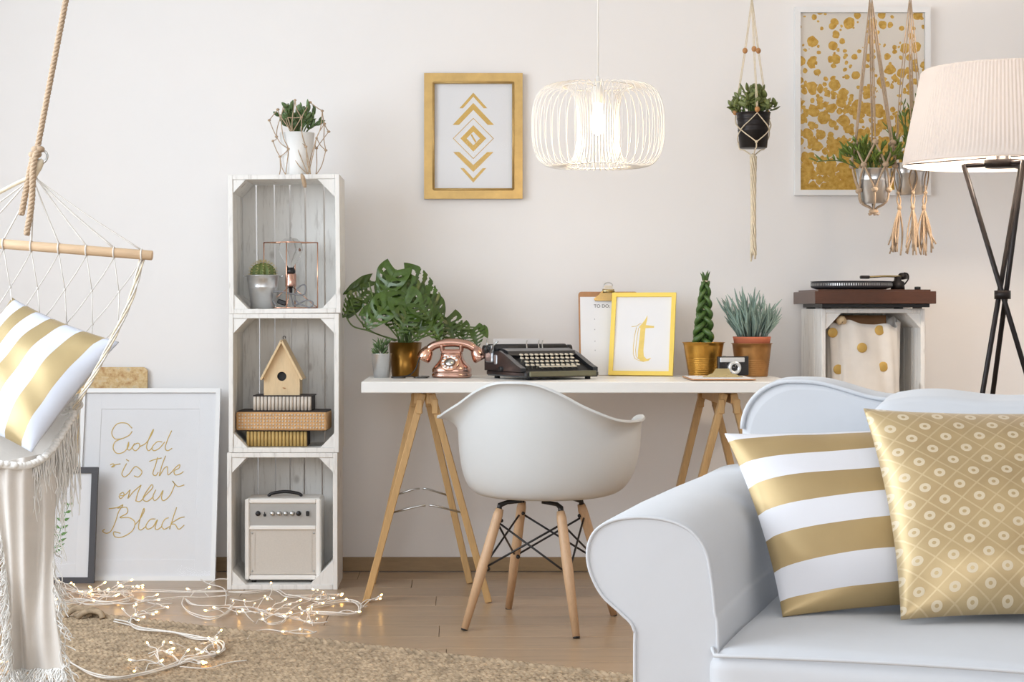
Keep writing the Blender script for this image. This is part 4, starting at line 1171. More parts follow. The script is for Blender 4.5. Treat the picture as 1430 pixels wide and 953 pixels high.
for sx in (-1,1):
    for sy in (-1,1):
        ft = Vector((sx*lx, sy*lyf, 0)); tp = Vector((sx*lx*.55, sy*lyf*.52, topz)); corners[(sx,sy)] = (ft, tp)
        MB().tube([ft+(tp-ft)*.012, ft+(tp-ft)*.5, ft+(tp-ft)*.505, tp-(tp-ft)*.05, tp], [.0115,.0165,.0168,.0155,.0125], 16).build('leg', MT['beech'], chair)
        MB().tube([ft, ft+(tp-ft)*.014], [.0105,.0115], 14).build('foot_cap', MT['black'], chair)
        MB().tube([tp-(tp-ft)*.02, tp+Vector((0,0,.012)), Vector((sx*lx*.45, sy*lyf*.42, .395)), Vector((sx*lx*.25, sy*lyf*.42, .399)), Vector((sx*lx*.18, sy*lyf*.42, .4005))], [.010,.009,.007,.006,.006], 8).build('bracket', MT['black'], chair)
wr_ = .0034
for a, b in (((-1,-1),(1,-1)),((1,-1),(1,1)),((1,1),(-1,1)),((-1,1),(-1,-1))):
    for p, q in ((a,b),(b,a)):
        lo = corners[p][0]+(corners[p][1]-corners[p][0])*.50; hi = corners[q][0]+(corners[q][1]-corners[q][0])*.90
        MB().tube([lo, hi], wr_, 7).build('brace_wire', MT['black'], chair)
for k, (ft, tp) in corners.items():
    c = ft+(tp-ft)*.5; MB().ell(c-Vector((k[0]*.015,k[1]*.015,0)), .0075, 8, 6).build('brace_bolt', MT['black'], chair)
    c = ft+(tp-ft)*.9; MB().ell(c-Vector((k[0]*.013,k[1]*.013,0)), .0065, 8, 6).build('brace_bolt', MT['black'], chair)

# ------------------------------------------------------------------ pictures on the wall
sw_ = S(-.02)
gp, gy = picture('gold_framed_print', 'gold framed print of stacked gold chevrons and diamonds on the back wall', 137.5/sw_, 175.5/sw_, .0405, .026, ((661-CX)/sw_, -.027, EYE-(277.8-CY)/sw_), (0,0,0), 'gold', 0, None)
for (sx) in (-1,1):
    MB().tube([(sx*(137.5/sw_/2-.036),.0,.036),(sx*(137.5/sw_/2-.036),.0,175.5/sw_-.036)], .004, 8).build('inner_bead', MT['gold'], gp)
for z in (.036, 175.5/sw_-.036):
    MB().tube([(-137.5/sw_/2+.036,.0,z),(137.5/sw_/2-.036,.0,z)], .004, 8).build('inner_bead', MT['gold'], gp)
def gz(x, y): return ((x-433)/4.33/sw_, (277.8-80-y/4.33+0)/sw_)
def chevron(cx, apex, half, foot, th, up=True):
    return [gz(cx-half, foot), gz(cx, apex), gz(cx+half, foot), gz(cx+half-th*.9, foot), gz(cx, apex+(th if up else -th)), gz(cx-half+th*.9, foot)]
def band(mb, pts):
    mb.prism(pts, gy-.0006, gy)
pr = MB()
band(pr, chevron(433, 213, 84, 307, 24)); band(pr, chevron(433, 275, 125, 408, 42))
band(pr, chevron(433, 757, 78, 670, 24, False)); band(pr, chevron(433, 693, 122, 572, 42, False))
def diamond(hw, hv, k, cz=490):
    o = [gz(433-hw,cz), gz(433,cz-hv), gz(433+hw,cz), gz(433,cz+hv)]; i = [gz(433-hw*k,cz), gz(433,cz-hv*k), gz(433+hw*k,cz), gz(433,cz+hv*k)]
    for n in range(4): pr.prism([o[n], o[(n+1)%4], i[(n+1)%4], i[n]], gy-.0006, gy)
diamond(124,125,.955); diamond(78,80,.52)
pr.prism([gz(417,470), gz(424,463), gz(451,510), gz(444,517)], gy-.0006, gy)
pr.build('gold_print', MT['gold_print'], gp)
MB().box((0, .006, 175.5/sw_/2), (137.5/sw_-.078, .0012, 175.5/sw_-.078)).build('glazing', MT['pane'], gp)

dw, dh = 189/sw_, 263/sw_
dp, dyy = picture('gold_dots_print', 'large white framed print of gold blots behind the hanging planters', dw, dh, .021, .026, ((1204.5-CX)/sw_, -.027, EYE-(273-CY)/sw_), (0,0,0), 'white_frame', 0, None)
MB().box((0,0,0), (dw-.043, .0012, dh-.043)).build('print_sheet', MT['dots'], dp, (0, dyy-.0004, dh/2))
MB().box((0, .006, dh/2), (dw-.04, .0012, dh-.04)).build('glazing', MT['pane'], dp)

# ------------------------------------------------------------------ wire pendant lamp
ypn = -1.0; spn = S(ypn)
pc = P(835, 176, ypn)
pend = thing('pendant_lamp', 'round white wire pendant lamp with glowing bulb hanging before the wall', 'lamp', (pc.x, pc.y, pc.z))
Ri, Ro, Hh = .068, .2175, .134
def loop_pt(t):
    # closed outline from the inner cylinder out over the bulge and back
    c, s = math.cos(t), math.sin(t)
    x = (Ri+Ro)/2+(Ro-Ri)/2*math.copysign(abs(c)**.8, c); z = Hh*math.copysign(abs(s)**.78, s)
    if c < 0: x = (Ri+Ro)/2-((Ro-Ri)/2)*abs(c)**.55; z = Hh*math.copysign(abs(s)**.85, s)
    return Vector((x, 0, z))
wme = MB().tube([loop_pt(2*PI*k/44) for k in range(44)], .00135, 5, closed=True).mesh('wire', MT['white_paint'])
for k in range(44): link('wire', wme, pend, mw=Matrix.Rotation(2*PI*k/44, 4, 'Z'))
for z, r_ in ((Hh*.97, .115),(-Hh*.97, .115)):
    MB().tube([(r_*math.cos(2*PI*k/48), r_*math.sin(2*PI*k/48), z) for k in range(48)], .0018, 6, closed=True).build('ring', MT['white_paint'], pend)
MB().lathe([(0,.16),(.006,.16),(.010,.135),(.022,.125),(.022,.075),(0,.075)], 20).build('socket', MT['white_paint'], pend)
for k in range(3): MB().tube([(0,0,Hh*.97),(.115*math.cos(2*PI*k/3),.115*math.sin(2*PI*k/3),Hh*.97)], .0018, 5).build('spoke', MT['white_paint'], pend)
MB().lathe([(0,.075),(.012,.075),(.014,.06),(.022,.03),(.024,.0),(.018,-.022),(0,-.03)], 20).build('bulb', MT['filament_glow'], pend)
MB().tube([(0,0,.15),(0,0,2.72-pc.z)], .0028, 8).build('cord', MT['white_paint'], pend)
MB().lathe([(0,2.70-pc.z-.0),(.05,2.70-pc.z),(.05,2.72-pc.z),(0,2.72-pc.z)], 24).build('ceiling_rose', MT['white_paint'], pend)
pl_ = bpy.data.lights.new('pendant_bulb', 'POINT'); pl_.energy = 3.4; pl_.color = (1,.72,.42); pl_.shadow_soft_size = .03
po = bpy.data.objects.new('pendant_bulb', pl_); po.location = (0,0,-.05); po.parent = pend; COL.objects.link(po)

# ------------------------------------------------------------------ tripod floor lamp
yfl = -1.02; sfl = S(yfl)
Lc = P(1400, 412, yfl)
fl_ = thing('floor_lamp', 'floor lamp with pleated white drum shade on dark crossed tripod legs', 'lamp', (Lc.x, yfl, 0))
zj = Lc.z; ztop = EYE-(229-CY)/sfl
for az, nm in ((164,'leg'),(44,'leg'),(-76,'leg')):
    a = R(az); up = Vector((.122*math.cos(a), .122*math.sin(a), ztop)); off = Vector((.012*math.cos(a+1.57), .012*math.sin(a+1.57), 0))
    j = Vector((0,0,zj))+off; lo = j+(j-up)*(zj/(ztop-zj))
    lo.z = 0.003
    MB().tube([lo, j, up], .0085, 10).build('leg', MT['dark_metal'], fl_)
    MB().tube([up+Vector((0,0,-.004)), Vector((.02*math.cos(a), .02*math.sin(a), ztop))], .0075, 8).build('top_arm', MT['dark_metal'], fl_)
MB().lathe([(0,zj-.014),(.026,zj-.014),(.026,zj+.014),(0,zj+.014)], 20).build('joint_collar', MT['dark_metal'], fl_)
MB().lathe([(0,ztop-.012),(.055,ztop-.012),(.058,ztop+.012),(.02,ztop+.016),(.018,ztop+.09),(0,ztop+.09)], 28).build('lamp_holder', MT['dark_metal'], fl_)
MB().lathe([(0,ztop+.09),(.014,ztop+.09),(.03,ztop+.13),(.032,ztop+.15),(.02,ztop+.175),(0,ztop+.18)], 20).build('bulb', MT['filament_glow'], fl_)
zb_, zt_ = EYE-(229.5-CY)/sfl, EYE-(97-CY)/sfl
rb_, rt_ = .318, .258
np_ = 150
vs, fs = [], []
prof = [(rb_-.003, zb_), (rb_, zb_+.004)]+[(rb_+(rt_-rb_)*k/8, zb_+.004+(zt_-zb_-.012)*k/8) for k in range(1,9)]+[(rt_-.006, zt_), (rt_-.016, zt_+.001)]
for i, (r_, z) in enumerate(prof):
    for k in range(np_*2):
        rr = r_+(.0016 if k % 2 else -.0016)*(1 if 1 < i < len(prof)-2 else 0)
        a = PI*k/np_; vs.append((rr*math.cos(a), rr*math.sin(a), z))
n_ = np_*2
for i in range(len(prof)-1):
    for k in range(n_): fs.append((i*n_+k, i*n_+(k+1)%n_, (i+1)*n_+(k+1)%n_, (i+1)*n_+k))
MB().add(vs, fs, False).build('lamp_shade', MT['pleat'], fl_)
for k in range(3):
    a = R(44+120*k); MB().tube([(.05*math.cos(a),.05*math.sin(a),ztop+.02),(rb_*.992*math.cos(a),rb_*.992*math.sin(a),zb_+.006)], .002, 5).build('shade_spoke', MT['dark_metal'], fl_)
ll = bpy.data.lights.new('floor_lamp_bulb', 'POINT'); ll.energy = 32; ll.color = (1,.85,.69); ll.shadow_soft_size = .05
lo_ = bpy.data.objects.new('floor_lamp_bulb', ll); lo_.location = (0,0,ztop+.15); lo_.parent = fl_; COL.objects.link(lo_)
# ------------------------------------------------------------------ crate stack with record player on the right
yr = -.295
ang = R(4.5)
xr = 1.338+.195*math.cos(ang)
crate('lower whitewashed crate on the floor carrying the crate with the dotted bag', .39, .507, .27, (xr, yr, 0), (0,0,ang), 5)
crate('whitewashed crate under the record player, holding the dotted bag', .39, .507, .27, (xr, yr, .508), (0,0,ang), 6, .004, (.058,.052,.05,.05), T=.016)
ztop_c = 1.0155
# dotted cloth bag inside
bagc = Matrix.Translation((xr, yr, .508+.0175)) @ Matrix.Rotation(ang, 4, 'Z')
bag = thing('storage_bag', 'white storage bag with gold dots standing in the crate under the record player', 'bag', bagc.translation, ang)
BWd, BDd, BHt = .262, .17, .444
def bag_wall(u, v):
    a = u*2*PI
    ex = 3.4
    c, s_ = math.cos(a), math.sin(a)
    x = BWd/2*math.copysign(abs(c)**(2/ex), c); y = BDd/2*math.copysign(abs(s_)**(2/ex), s_)
    k = 1+.05*math.sin(PI*v)+.05*v**6
    wv = .006*math.sin(7*a+2*v)*v+.004*math.sin(13*a+5*v)
    z = BHt*v+(.010*math.sin(3*a+1)+.006*math.sin(9*a) -.012*max(0, -s_))*v**3
    return (x*k+wv*c-.012, .030+BDd/2+y*k+wv*s_, z)
MB().grid(bag_wall, 96, 24).build('bag_body', MT['cloth_bag'] if 'cloth_bag' in MT else MT['paper'], bag)
bag.children[0].modifiers.new('thickness', 'SOLIDIFY').thickness = .003
MB().prism([(x-.012, y+.030+BDd/2) for x, y in rounded(BWd*.96, BDd*.96, .03)], .0, .004, plane='xy').build('bag_bottom', MT['paper'], bag)
# rolled kraft lining showing at the mouth, and the tied corner
lin_ = MB().grid(lambda u, v: ((u-.5)*BWd*.86-.006, .030+BDd*.86+.004*math.sin(9*u), .405+.060*v), 24, 4)
lo = lin_.build('kraft_lining', MT['hardboard'], bag); lo.modifiers.new('thickness', 'SOLIDIFY').thickness = .003
MB().tube(smooth_path([(-.122,.034,.435),(-.112,.024,.45),(-.098,.03,.437)], 5), [.008,.011,.013,.014,.014,.014,.014,.012,.012,.010,.008], 8).build('tied_corner', MT['birch'], bag)
rr = .0185
def bag_dot(px, py):
    q = bagc.inverted() @ P(px, py, yr)
    s_ = Vector((q.x+.012, 0)); x = q.x
    # snap on the front wall
    best = min((Vector(bag_wall(i/480, j/90)) for i in range(240,481) for j in range(30, 91)), key=lambda p: (p.x-x)**2+(p.z-q.z)**2 + (0 if p.y < .1 else 9))
    n = Vector((.05*(best.x)/.13, -1, 0)).normalized()
    m = frame_axes((1,0,0), n)
    MB().lathe([(0,-.006),(rr,-.006),(rr,.0034),(rr*.93,.0040),(0,.0040)], 20, mat=at(best, m)).build('dot', MT['gold_print'], bag)
for p in [(1206.5,486.5),(1174.5,516),(1238,513.5),(1233,461.5),(1167,465)]: bag_dot(*p)

# record player
yt_ = -.365; stt = S(yt_)
tt = thing('record_player', 'record player with dark walnut plinth on top of the right crate', 'record player', (1.300+.224, yt_, ztop_c), R(2.2))
WW, DD = .448, .335
zp0 = .0175; zp1 = zp0+17.5/stt
MB().box((0, DD/2, (zp0+zp1)/2), (WW, DD, zp1-zp0), ch=.0015).build('plinth', MT['walnut'], tt)
MB().box((.008, DD/2+.004, zp0-.006), (WW-.05, DD-.04, .014), ch=.001).build('underside_pan', MT['black'], tt)
for sx in (-1,1):
    for sy in (-1,1): MB().lathe([(.018,0),(.016,.008),(0,.008)], 16, (sx*(WW/2-.055), DD/2+sy*(DD/2-.05), 0)).build('foot', MT['black'], tt)
MB().box((0, DD/2, zp1+.003), (WW-.032, DD-.03, .007), ch=.001).build('top_plate', MT['walnut'], tt)
pcx = -.045
MB().lathe([(0,0),(.128,0),(.146,.006),(.149,.010),(.149,.024),(.145,.027),(.130,.027),(0,.025)], 72, (pcx, DD/2, zp1+.009)).build('platter', MT['charcoal'], tt)
me = MB().box((0,0,0), (.0028,.002,.009)).mesh('strobe_dot', MT['steel'])
for k in range(110):
    a = 2*PI*k/110
    link('strobe_dot', me, tt, mw=at((pcx+.149*math.cos(a), DD/2+.149*math.sin(a), zp1+.026), Matrix.Rotation(a+PI/2,4,'Z')))
MB().lathe([(0,0),(.150,0),(.150,.002),(.05,.0022),(0,.0022)], 64, (pcx, DD/2, zp1+.0365)).build('platter_mat', MT['black'], tt)
tb_ = Vector((.125, DD/2-.02, zp1+.007))
MB().lathe([(0,0),(.026,0),(.024,.030),(.014,.034),(.012,.050),(0,.051)], 24, tb_).build('tonearm_base', MT['dark_metal'], tt)
MB().tube(smooth_path([tb_+Vector((.03,.03,.052)), tb_+Vector((0,0,.050)), tb_+Vector((-.06,-.04,.050)), tb_+Vector((-.13,-.06,.046))], 5), .0042, 8).build('tonearm', MT['brass'], tt)
MB().tube([tb_+Vector((.018,.018,.051)), tb_+Vector((.045,.045,.053))], .013, 14).build('counterweight', MT['dark_metal'], tt)
MB().box(tb_+Vector((-.142,-.064,.046)), (.036,.016,.012), ch=.003).build('headshell', MT['dark_metal'], tt)
MB().lathe([(0,0),(.011,0),(.011,.010),(0,.011)], 16, (.17, .05, zp1+.007)).build('speed_knob', MT['black'], tt)
MB().tube(smooth_path([tb_+Vector((.022,-.012,.02)), tb_+Vector((.038,-.006,.04)), tb_+Vector((.042,.012,.058)), tb_+Vector((.03,.02,.064))], 4), .003, 6).build('lift_lever', MT['dark_metal'], tt)

# ------------------------------------------------------------------ hanging planters
def hang(label, px, y, name='hanging_planter'):
    c = P(px, 0, y); t = thing(name, label, 'plant', (c.x, y, 0), 0, 'hanging macrame planters'); return t
def lp(t, px, py, y, dy=0):
    """point in the planter's own frame"""
    return P(px, py, y+dy)-Vector(t.location)
def cord(t, pts, r, mat='cord_cream', n=5, seg=6, name='cord'):
    return MB().tube(smooth_path(pts, seg), r, n).build(name, MT[mat], t)
# black pot
y1_ = -.36
h1_ = hang('green succulent in a black pot in a cream macrame hanger', 1052, y1_)
s1 = S(y1_); zr = lp(h1_, 1052, 158, y1_).z; zb = lp(h1_, 1052, 207, y1_).z; rt, rb = 23.5/s1, 19/s1; hh = zr-zb
MB().lathe([(0,zb),(rb-.002,zb),(rb,zb+.002)]+sum([[(rb+(rt-rb)*k/6-.0008, zb+hh*k/6-.004),(rb+(rt-rb)*k/6+.0012, zb+hh*k/6),(rb+(rt-rb)*k/6-.0004, zb+hh*k/6+.004)] for k in (3,4,5)], [])+[(rt,zr-.002),(rt+.0025,zr),(rt-.003,zr),(rt-.005,zr-.014),(0,zr-.014)], 40).build('pot', MT['dark_metal'], h1_)
MB().lathe([(0,zr-.012),(rt-.005,zr-.012)], 24).build('soil', MT['soil'], h1_)
me = leaf_mesh('leaf', MT['leaf_olive'], .042, .0125, .004, .2, 6)
for k in range(34):
    a = random.uniform(0, 2*PI); q = math.sqrt(random.random())
    b = Vector((.038*q*math.cos(a), .038*q*math.sin(a), zr-.012)); tpz = Vector((.082*q*math.cos(a), .07*q*math.sin(a), zr+random.uniform(.015, .105-.05*q)))
    MB().tube([b, (b+tpz)/2+Vector((0,0,.012)), tpz], [.0025,.002,.0015], 5).build('stem', MT['leaf_stem'], h1_)
    for j in range(4):
        o = Vector((random.uniform(-1,1), random.uniform(-1,1), random.uniform(-.35,.8)))
        put_leaf(me, h1_, b.lerp(tpz, .55+.15*j), (tpz-b).normalized()*.5+o, random.uniform(.6,1.0))
top1 = lp(h1_, 1050, 0, y1_)
knots = []
for k, az in enumerate((-88, 32, 152)):
    a = R(az); rim = Vector(((rt+.007)*math.cos(a), (rt+.007)*math.sin(a), zr+.006)); bead_z = lp(h1_, 0, 70, y1_).z
    f = (top1.z-bead_z)/(top1.z-rim.z); bp_ = top1.lerp(rim, f*.92); bp_.z = bead_z
    for o in (-.0022, .0022):
        cord(h1_, [top1+Vector((o,0,0)), bp_+Vector((o,0,0)), rim+Vector((o,0,0))], .0017)
    MB().ell(bp_, (.0095,.0095,.011), 12, 8).build('bead', MT['bead'], h1_)
    MB().ell(rim+Vector((0,0,-.0)), (.0095,.0095,.011), 12, 8).build('bead', MT['bead'], h1_)
    knots.append((a, rim))
zm, zl = zr-hh*.50, zb+.018
def on_pot(a, z, e=.0025): 
    r_ = rb+(rt-rb)*max(0,(z-zb)/hh)+e; return Vector((r_*math.cos(a), r_*math.sin(a), z))
low = Vector((0,0,zb-.03))
for k, (a, rim) in enumerate(knots):
    for sg in (-1, 1):
        am = a+sg*R(60)
        for e in (.0022, .005):
            pts = [rim+Vector((0,0,-.012))]+[on_pot(a+(am-a)*q, rim.z-.02+(zm-rim.z+.02)*q, e+.002) for q in (.4,.7,1)]
            cord(h1_, pts, .0015, seg=3)
        pts = [on_pot(am+(a-am)*q, zm+(zl-zm)*q, .004) for q in (0,.35,.7,1)]
        cord(h1_, pts, .0022, seg=3)
        MB().ell(on_pot(am, zm, .004), .0046, 8, 6).build('knot', MT['cord_cream'], h1_)
    cord(h1_, [on_pot(a, zl, .004), on_pot(a, zb-.002, .002), on_pot(a, zb-.006, -.015), low], .0025, seg=3)
    MB().ell(on_pot(a, zl, .004), .0055, 8, 6).build('knot', MT['cord_cream'], h1_)
ze = lp(h1_, 1052, 362, y1_).z
for k in range(7):
    ph_ = k*.9; pts = []
    for i in range(16):
        t = i/15; z = low.z+(ze-low.z+random.uniform(-.01,.02))*t
        rad = .010*(1-.3*math.sin(3*t))
        pts.append(low.lerp(Vector((0,0,ze)), t)*0+Vector((rad*math.cos(ph_+7*t), rad*math.sin(ph_+7*t), z)))
    cord(h1_, pts, .0036, n=5, seg=2, name='tail')
MB().ell(low, (.010,.010,.012), 10, 8).build('knot', MT['cord_cream'], h1_)
for o in (-.003, .0, .003): cord(h1_, [top1+Vector((o,0,0)), Vector((o*.5,0,2.718))], .0018, seg=2)

# zinc pot held in a knotted net
def zinc_planter(label, px, y, py_rim, py_bot, wt, wb, n, mode):
    t = hang(label, px, y); s_ = S(y)
    zr = lp(t, px, py_rim, y).z; zb = lp(t, px, py_bot, y).z; rt, rb = wt/2/s_, wb/2/s_; hh = zr-zb
    MB().lathe([(0,zb),(rb,zb),(rb+(rt-rb)*.66,zb+hh*.66),(rb+(rt-rb)*.68+.001,zb+hh*.68),(rb+(rt-rb)*.70,zb+hh*.71),(rt,zr),(rt+.0025,zr+.001),(rt-.002,zr),(rt-.005,zr-.014),(0,zr-.014)], 40).build('pot', MT['zinc'], t)
    MB().lathe([(0,zr-.012),(rt-.005,zr-.012)], 24).build('soil', MT['soil'], t)
    rad = lambda z, e=.005: (rb+(rt-rb)*min(1.15,max(0,(z-zb)/hh))+e)
    pt = lambda a, z, e=.005: Vector((rad(z,e)*math.cos(a), rad(z,e)*math.sin(a), z))
    top = lp(t, px-4, 0, y)
    return t, zr, zb, rt, rb, hh, pt, top, s_
y2_ = -.78
t2, zr, zb, rt, rb, hh, pt, top2, s2 = zinc_planter('leafy plant in a zinc pot wrapped in a knotted jute net before the print', 1220, y2_, 237, 284, 50, 34, 6, 0)
me = leaf_mesh('leaf', MT['leaf_grass'], .036, .0062, .0022, .15, 5, .3)
def fern_fronds(t, zr, spread, hmax, count, bias=0):
    for k in range(count):
        a = random.uniform(0, 2*PI); q = math.sqrt(random.random())
        b = Vector((.03*q*math.cos(a), .03*q*math.sin(a), zr-.012)); d = Vector((spread*q*math.cos(a)+bias*random.random(), spread*q*math.sin(a)*.8, random.uniform(.55,1)*hmax*(1-.45*q)))
        mid = b+d*.5+Vector((0,0,.02)); pts = smooth_path([b, mid, b+d], 4)
        MB().tube(pts, [.0018]*len(pts), 4).build('stem', MT['leaf_stem'], t)
        for j in range(2, len(pts)):
            for sg in (-1,1):
                o = Vector((random.uniform(-.6,.6), random.uniform(-.6,.6), random.uniform(0,.8)))
                put_leaf(me, t, pts[j], d.normalized()*.8+o, random.uniform(.6,1.05))
fern_fronds(t2, zr, .10, .15, 24)
for k in range(3):
    fern_fronds(t2, zr+.0, .02, .10, 1, -.15)
N2 = 6
z_a, z_b, z_c, z_d = zr+.088, zr+.012, zr-hh*.62, zb-.028
for k in range(N2):
    a = 2*PI*k/N2+.35; am = a+PI/N2
    A = pt(a, z_a, .010); A.x *= .95
    for sg in (-1,1):
        cord(t2, [top2+Vector((sg*.004,0,0)), top2.lerp(A, .6)+Vector((sg*.003,0,0)), A], .0022, 'cord_tan', seg=3)
        B_ = pt(am if sg > 0 else am-2*PI/N2, z_b, .008)
        cord(t2, [A, A.lerp(B_, .5)+Vector((.004*math.cos(a),.004*math.sin(a),0)), B_], .0038, 'cord_tan', seg=3)
        C_ = pt(a, z_c, .007); Bm = pt(am, z_b, .008); C2_ = pt(a+(2*PI/N2 if sg > 0 else 0), z_c, .007)
        cord(t2, [Bm, pt((am+(a+2*PI/N2 if sg > 0 else a))/2, (z_b+z_c)/2, .009), C2_], .0038, 'cord_tan', seg=3)
    for P_ in (A, pt(am, z_b, .008), pt(a, z_c, .007)): MB().ell(P_, (.0115,.0115,.0095), 8, 6).build('knot', MT['cord_tan'], t2)
    cord(t2, [pt(a, z_c, .007), pt(a, zb+.004, .006), Vector((.012*math.cos(a), .012*math.sin(a), z_d+.012)), Vector((.004*math.cos(a), .004*math.sin(a), z_d))], .0038, 'cord_tan', seg=3)
MB().ell((0,0,z_d), (.017,.015,.010), 10, 8).build('knot', MT['cord_tan'], t2)
for k in range(5):
    a = 2*PI*k/5; MB().tube([(0,0,z_d-.004),(.016*math.cos(a),.012*math.sin(a),z_d-.012),(.020*math.cos(a),.014*math.sin(a),z_d-.006)], .0028, 5).build('cord', MT['cord_tan'], t2)
for o in (-.004, 0, .004): cord(t2, [top2+Vector((o,0,0)), Vector((o*.4-.008,0,2.718))], .0019, 'cord_tan', seg=2)

y3_ = -.60
t3, zr, zb, rt, rb, hh, pt, top3, s3 = zinc_planter('feathery plant in a zinc pot with long jute tassels beside the lamp shade', 1271, y3_, 229, 273, 50, 40, 4, 1)
me = leaf_mesh('leaf', MT['leaf_grass'], .030, .0050, .002, .15, 5, .3)
fern_fronds(t3, zr, .085, .27, 30)
for k, az in enumerate((-150, -95, -40, 60)):
    a = R(az); A = pt(a, zr-.006, .008); C_ = pt(a, zb+.006, .006)
    for sg in (-1,1):
        cord(t3, [top3+Vector((sg*.003+.01,0,0)), top3.lerp(A, .55)+Vector((sg*.004,0,0)), A], .0019, 'cord_tan', seg=3)
        cord(t3, [A, pt(a+sg*.22, zr-hh*.5, .006), C_], .0026, 'cord_tan', seg=3)
    MB().ell(A, .0075, 8, 6).build('knot', MT['cord_tan'], t3); MB().ell(C_, .0075, 8, 6).build('knot', MT['cord_tan'], t3)
    if az < 0:
        ze = lp(t3, 0, 352, y3_).z; x_e = {-150:-.055, -95:.0, -40:.035}[az]
        K_ = Vector((C_.x*.9, C_.y*.9, zb-.045))
        for sg in (-1,1): cord(t3, [C_, C_.lerp(K_, .5)+Vector((sg*.006,0,0)), K_], .003, 'cord_tan', seg=3)
        MB().ell(K_, (.008,.008,.011), 8, 6).build('knot', MT['cord_tan'], t3)
        for j in range(15):
            e = Vector((K_.x+x_e*.25+random.uniform(-.03,.03), K_.y+random.uniform(-.02,.02), ze+random.uniform(-.015,.03)))
            cord(t3, [K_, K_.lerp(e, .5)+Vector((random.uniform(-.012,.012), random.uniform(-.01,.01), 0)), e], .0030, 'cord_tan', seg=4, name='tassel_strand')
for o in (-.004, 0, .004): cord(t3, [top3+Vector((o+.01,0,0)), Vector((o*.4+.008,0,2.718))], .0019, 'cord_tan', seg=2)

# the hangers are things of their own: the cords leave the pots they hold
def split_hanger(pot, label):
    h = thing('macrame_hanger', label, 'macrame', tuple(pot.location), 0, 'macrame plant hangers')
    for o in list(pot.children):
        if o.name.split('.')[0] in ('cord', 'knot', 'bead', 'tail', 'tassel_strand'): o.parent = h
    return h
split_hanger(h1_, 'cream macrame hanger with wooden beads and long tail around the black pot')
split_hanger(t2, 'knotted jute net hanger closed by a bottom knot, around the left zinc pot')
split_hanger(t3, 'jute hanger with three long tassels around the zinc pot by the lamp shade')
# ------------------------------------------------------------------ sofa
SA = R(-20)
SO = Vector((.3125, -3.81, 0))
sofa = thing('sofa', 'white slipcovered sofa with a rolled arm, in front of the desk', 'sofa', SO, SA)
def arm_outline():
    pts = [(888,1010),(887,930),(886,880),(868,858),(842,834),(825,800),(822,768),(833,742),(858,726),(895,720),(932,723),(962,736),(982,762),(990,800),(995,850),(999,905),(1000,1010)]
    o = [((px-905)/848/.94, EYE-(py-CY)/848) for px, py in pts]
    o[0] = (o[0][0], .005); o[-1] = (o[-1][0], .005)
    return o
ol = arm_outline(); olp = [Vector((x, 0, z)) for x, z in ol]
sm = smooth_path(olp, 5)
def arm_mesh(flip=1, du=0.0):
    mb = MB(); n = len(sm); L = .93
    vsn = [(0, .975), (.004, .992), (.014, 1.0), (.25, 1.0), (.5, 1.0), (.75, 1.0), (L, 1.0)]
    vs, fs = [], []
    cxm, czm = 0.0, .42
    for (v, k) in vsn:
        for p in sm:
            wz = .008*math.sin(6*v+4*p.x)*(v > .02)
            vs.append((flip*(cxm+(p.x-cxm)*k+.045*v*0)+du, v, max(.004, czm+(p.z-czm)*k+.012*v+wz*.4)))
    for i in range(len(vsn)-1):
        for k in range(n-1): fs.append((i*n+k, i*n+k+1, (i+1)*n+k+1, (i+1)*n+k))
    fs.append(tuple(range(n))); fs.append(tuple((len(vsn)-1)*n+k for k in range(n))[::-1])
    return mb.add(vs, fs, True)
SWID = 1.80
for flip, du in ((1, 0.0), (-1, SWID)):
    o = arm_mesh(flip, du).build('arm', MT['sofa'], sofa)
    me = o.data
    for p in me.polygons:
        if len(p.vertices) > 6: p.use_smooth = False
    pp = [Vector((flip*p.x*.985+du, -.001, .42+(p.z-.42)*.985)) for p in sm]
    MB().tube(pp, .0028, 6).build('arm_piping', MT['sofa_seam'], sofa)
def puff(mb, w, d, h, c, crown=.03, r=.035, n=34, wob=.004, seed=0):
    """soft box cushion: rounded edges, crowned top"""
    rnd = random.Random(seed); ph = [rnd.uniform(0,6) for _ in range(6)]
    bm_ = bmesh.new(); bmesh.ops.create_cube(bm_, size=1.0)
    bmesh.ops.subdivide_edges(bm_, edges=bm_.edges[:], cuts=n, use_grid_fill=True)
    bm_.verts.ensure_lookup_table(); bm_.verts.index_update()
    vs = []
    for v in bm_.verts:
        p = v.co.copy()
        q = Vector((p.x*w, p.y*d, p.z*h))
        i = Vector((max(-w/2+r, min(w/2-r, q.x)), max(-d/2+r, min(d/2-r, q.y)), max(-h/2+r, min(h/2-r, q.z))))
        dlt = q-i
        if dlt.length > 1e-9: q = i+dlt.normalized()*min(r, dlt.length if max(abs(dlt.x),abs(dlt.y),abs(dlt.z)) < r-1e-5 else r)
        fx, fy, fz = 1-(2*p.x)**2, 1-(2*p.y)**2, 1-(2*p.z)**2
        q.z += math.copysign(crown*fx**.5*fy**.5, p.z)*abs(2*p.z) if abs(p.z) > .01 else 0
        q.y += math.copysign(crown*.4*fx*fz, p.y)*abs(2*p.y); q.x += math.copysign(crown*.4*fy*fz, p.x)*abs(2*p.x)
        wv = wob*(math.sin(9*q.x+ph[0]+3*q.y)+math.sin(14*q.y+ph[1]+5*q.z)+.6*math.sin(23*q.x-11*q.z+ph[2]))
        q += Vector((wv*.5, wv*.6, wv))
        vs.append(q+Vector(c))
    fs = [tuple(v.index for v in f.verts) for f in bm_.faces]; bm_.free()
    mb.add(vs, fs, True); return mb
MB().box((SWID/2, .45, .16), (SWID-.20, .84, .29), ch=.01).build('base', MT['sofa'], sofa)
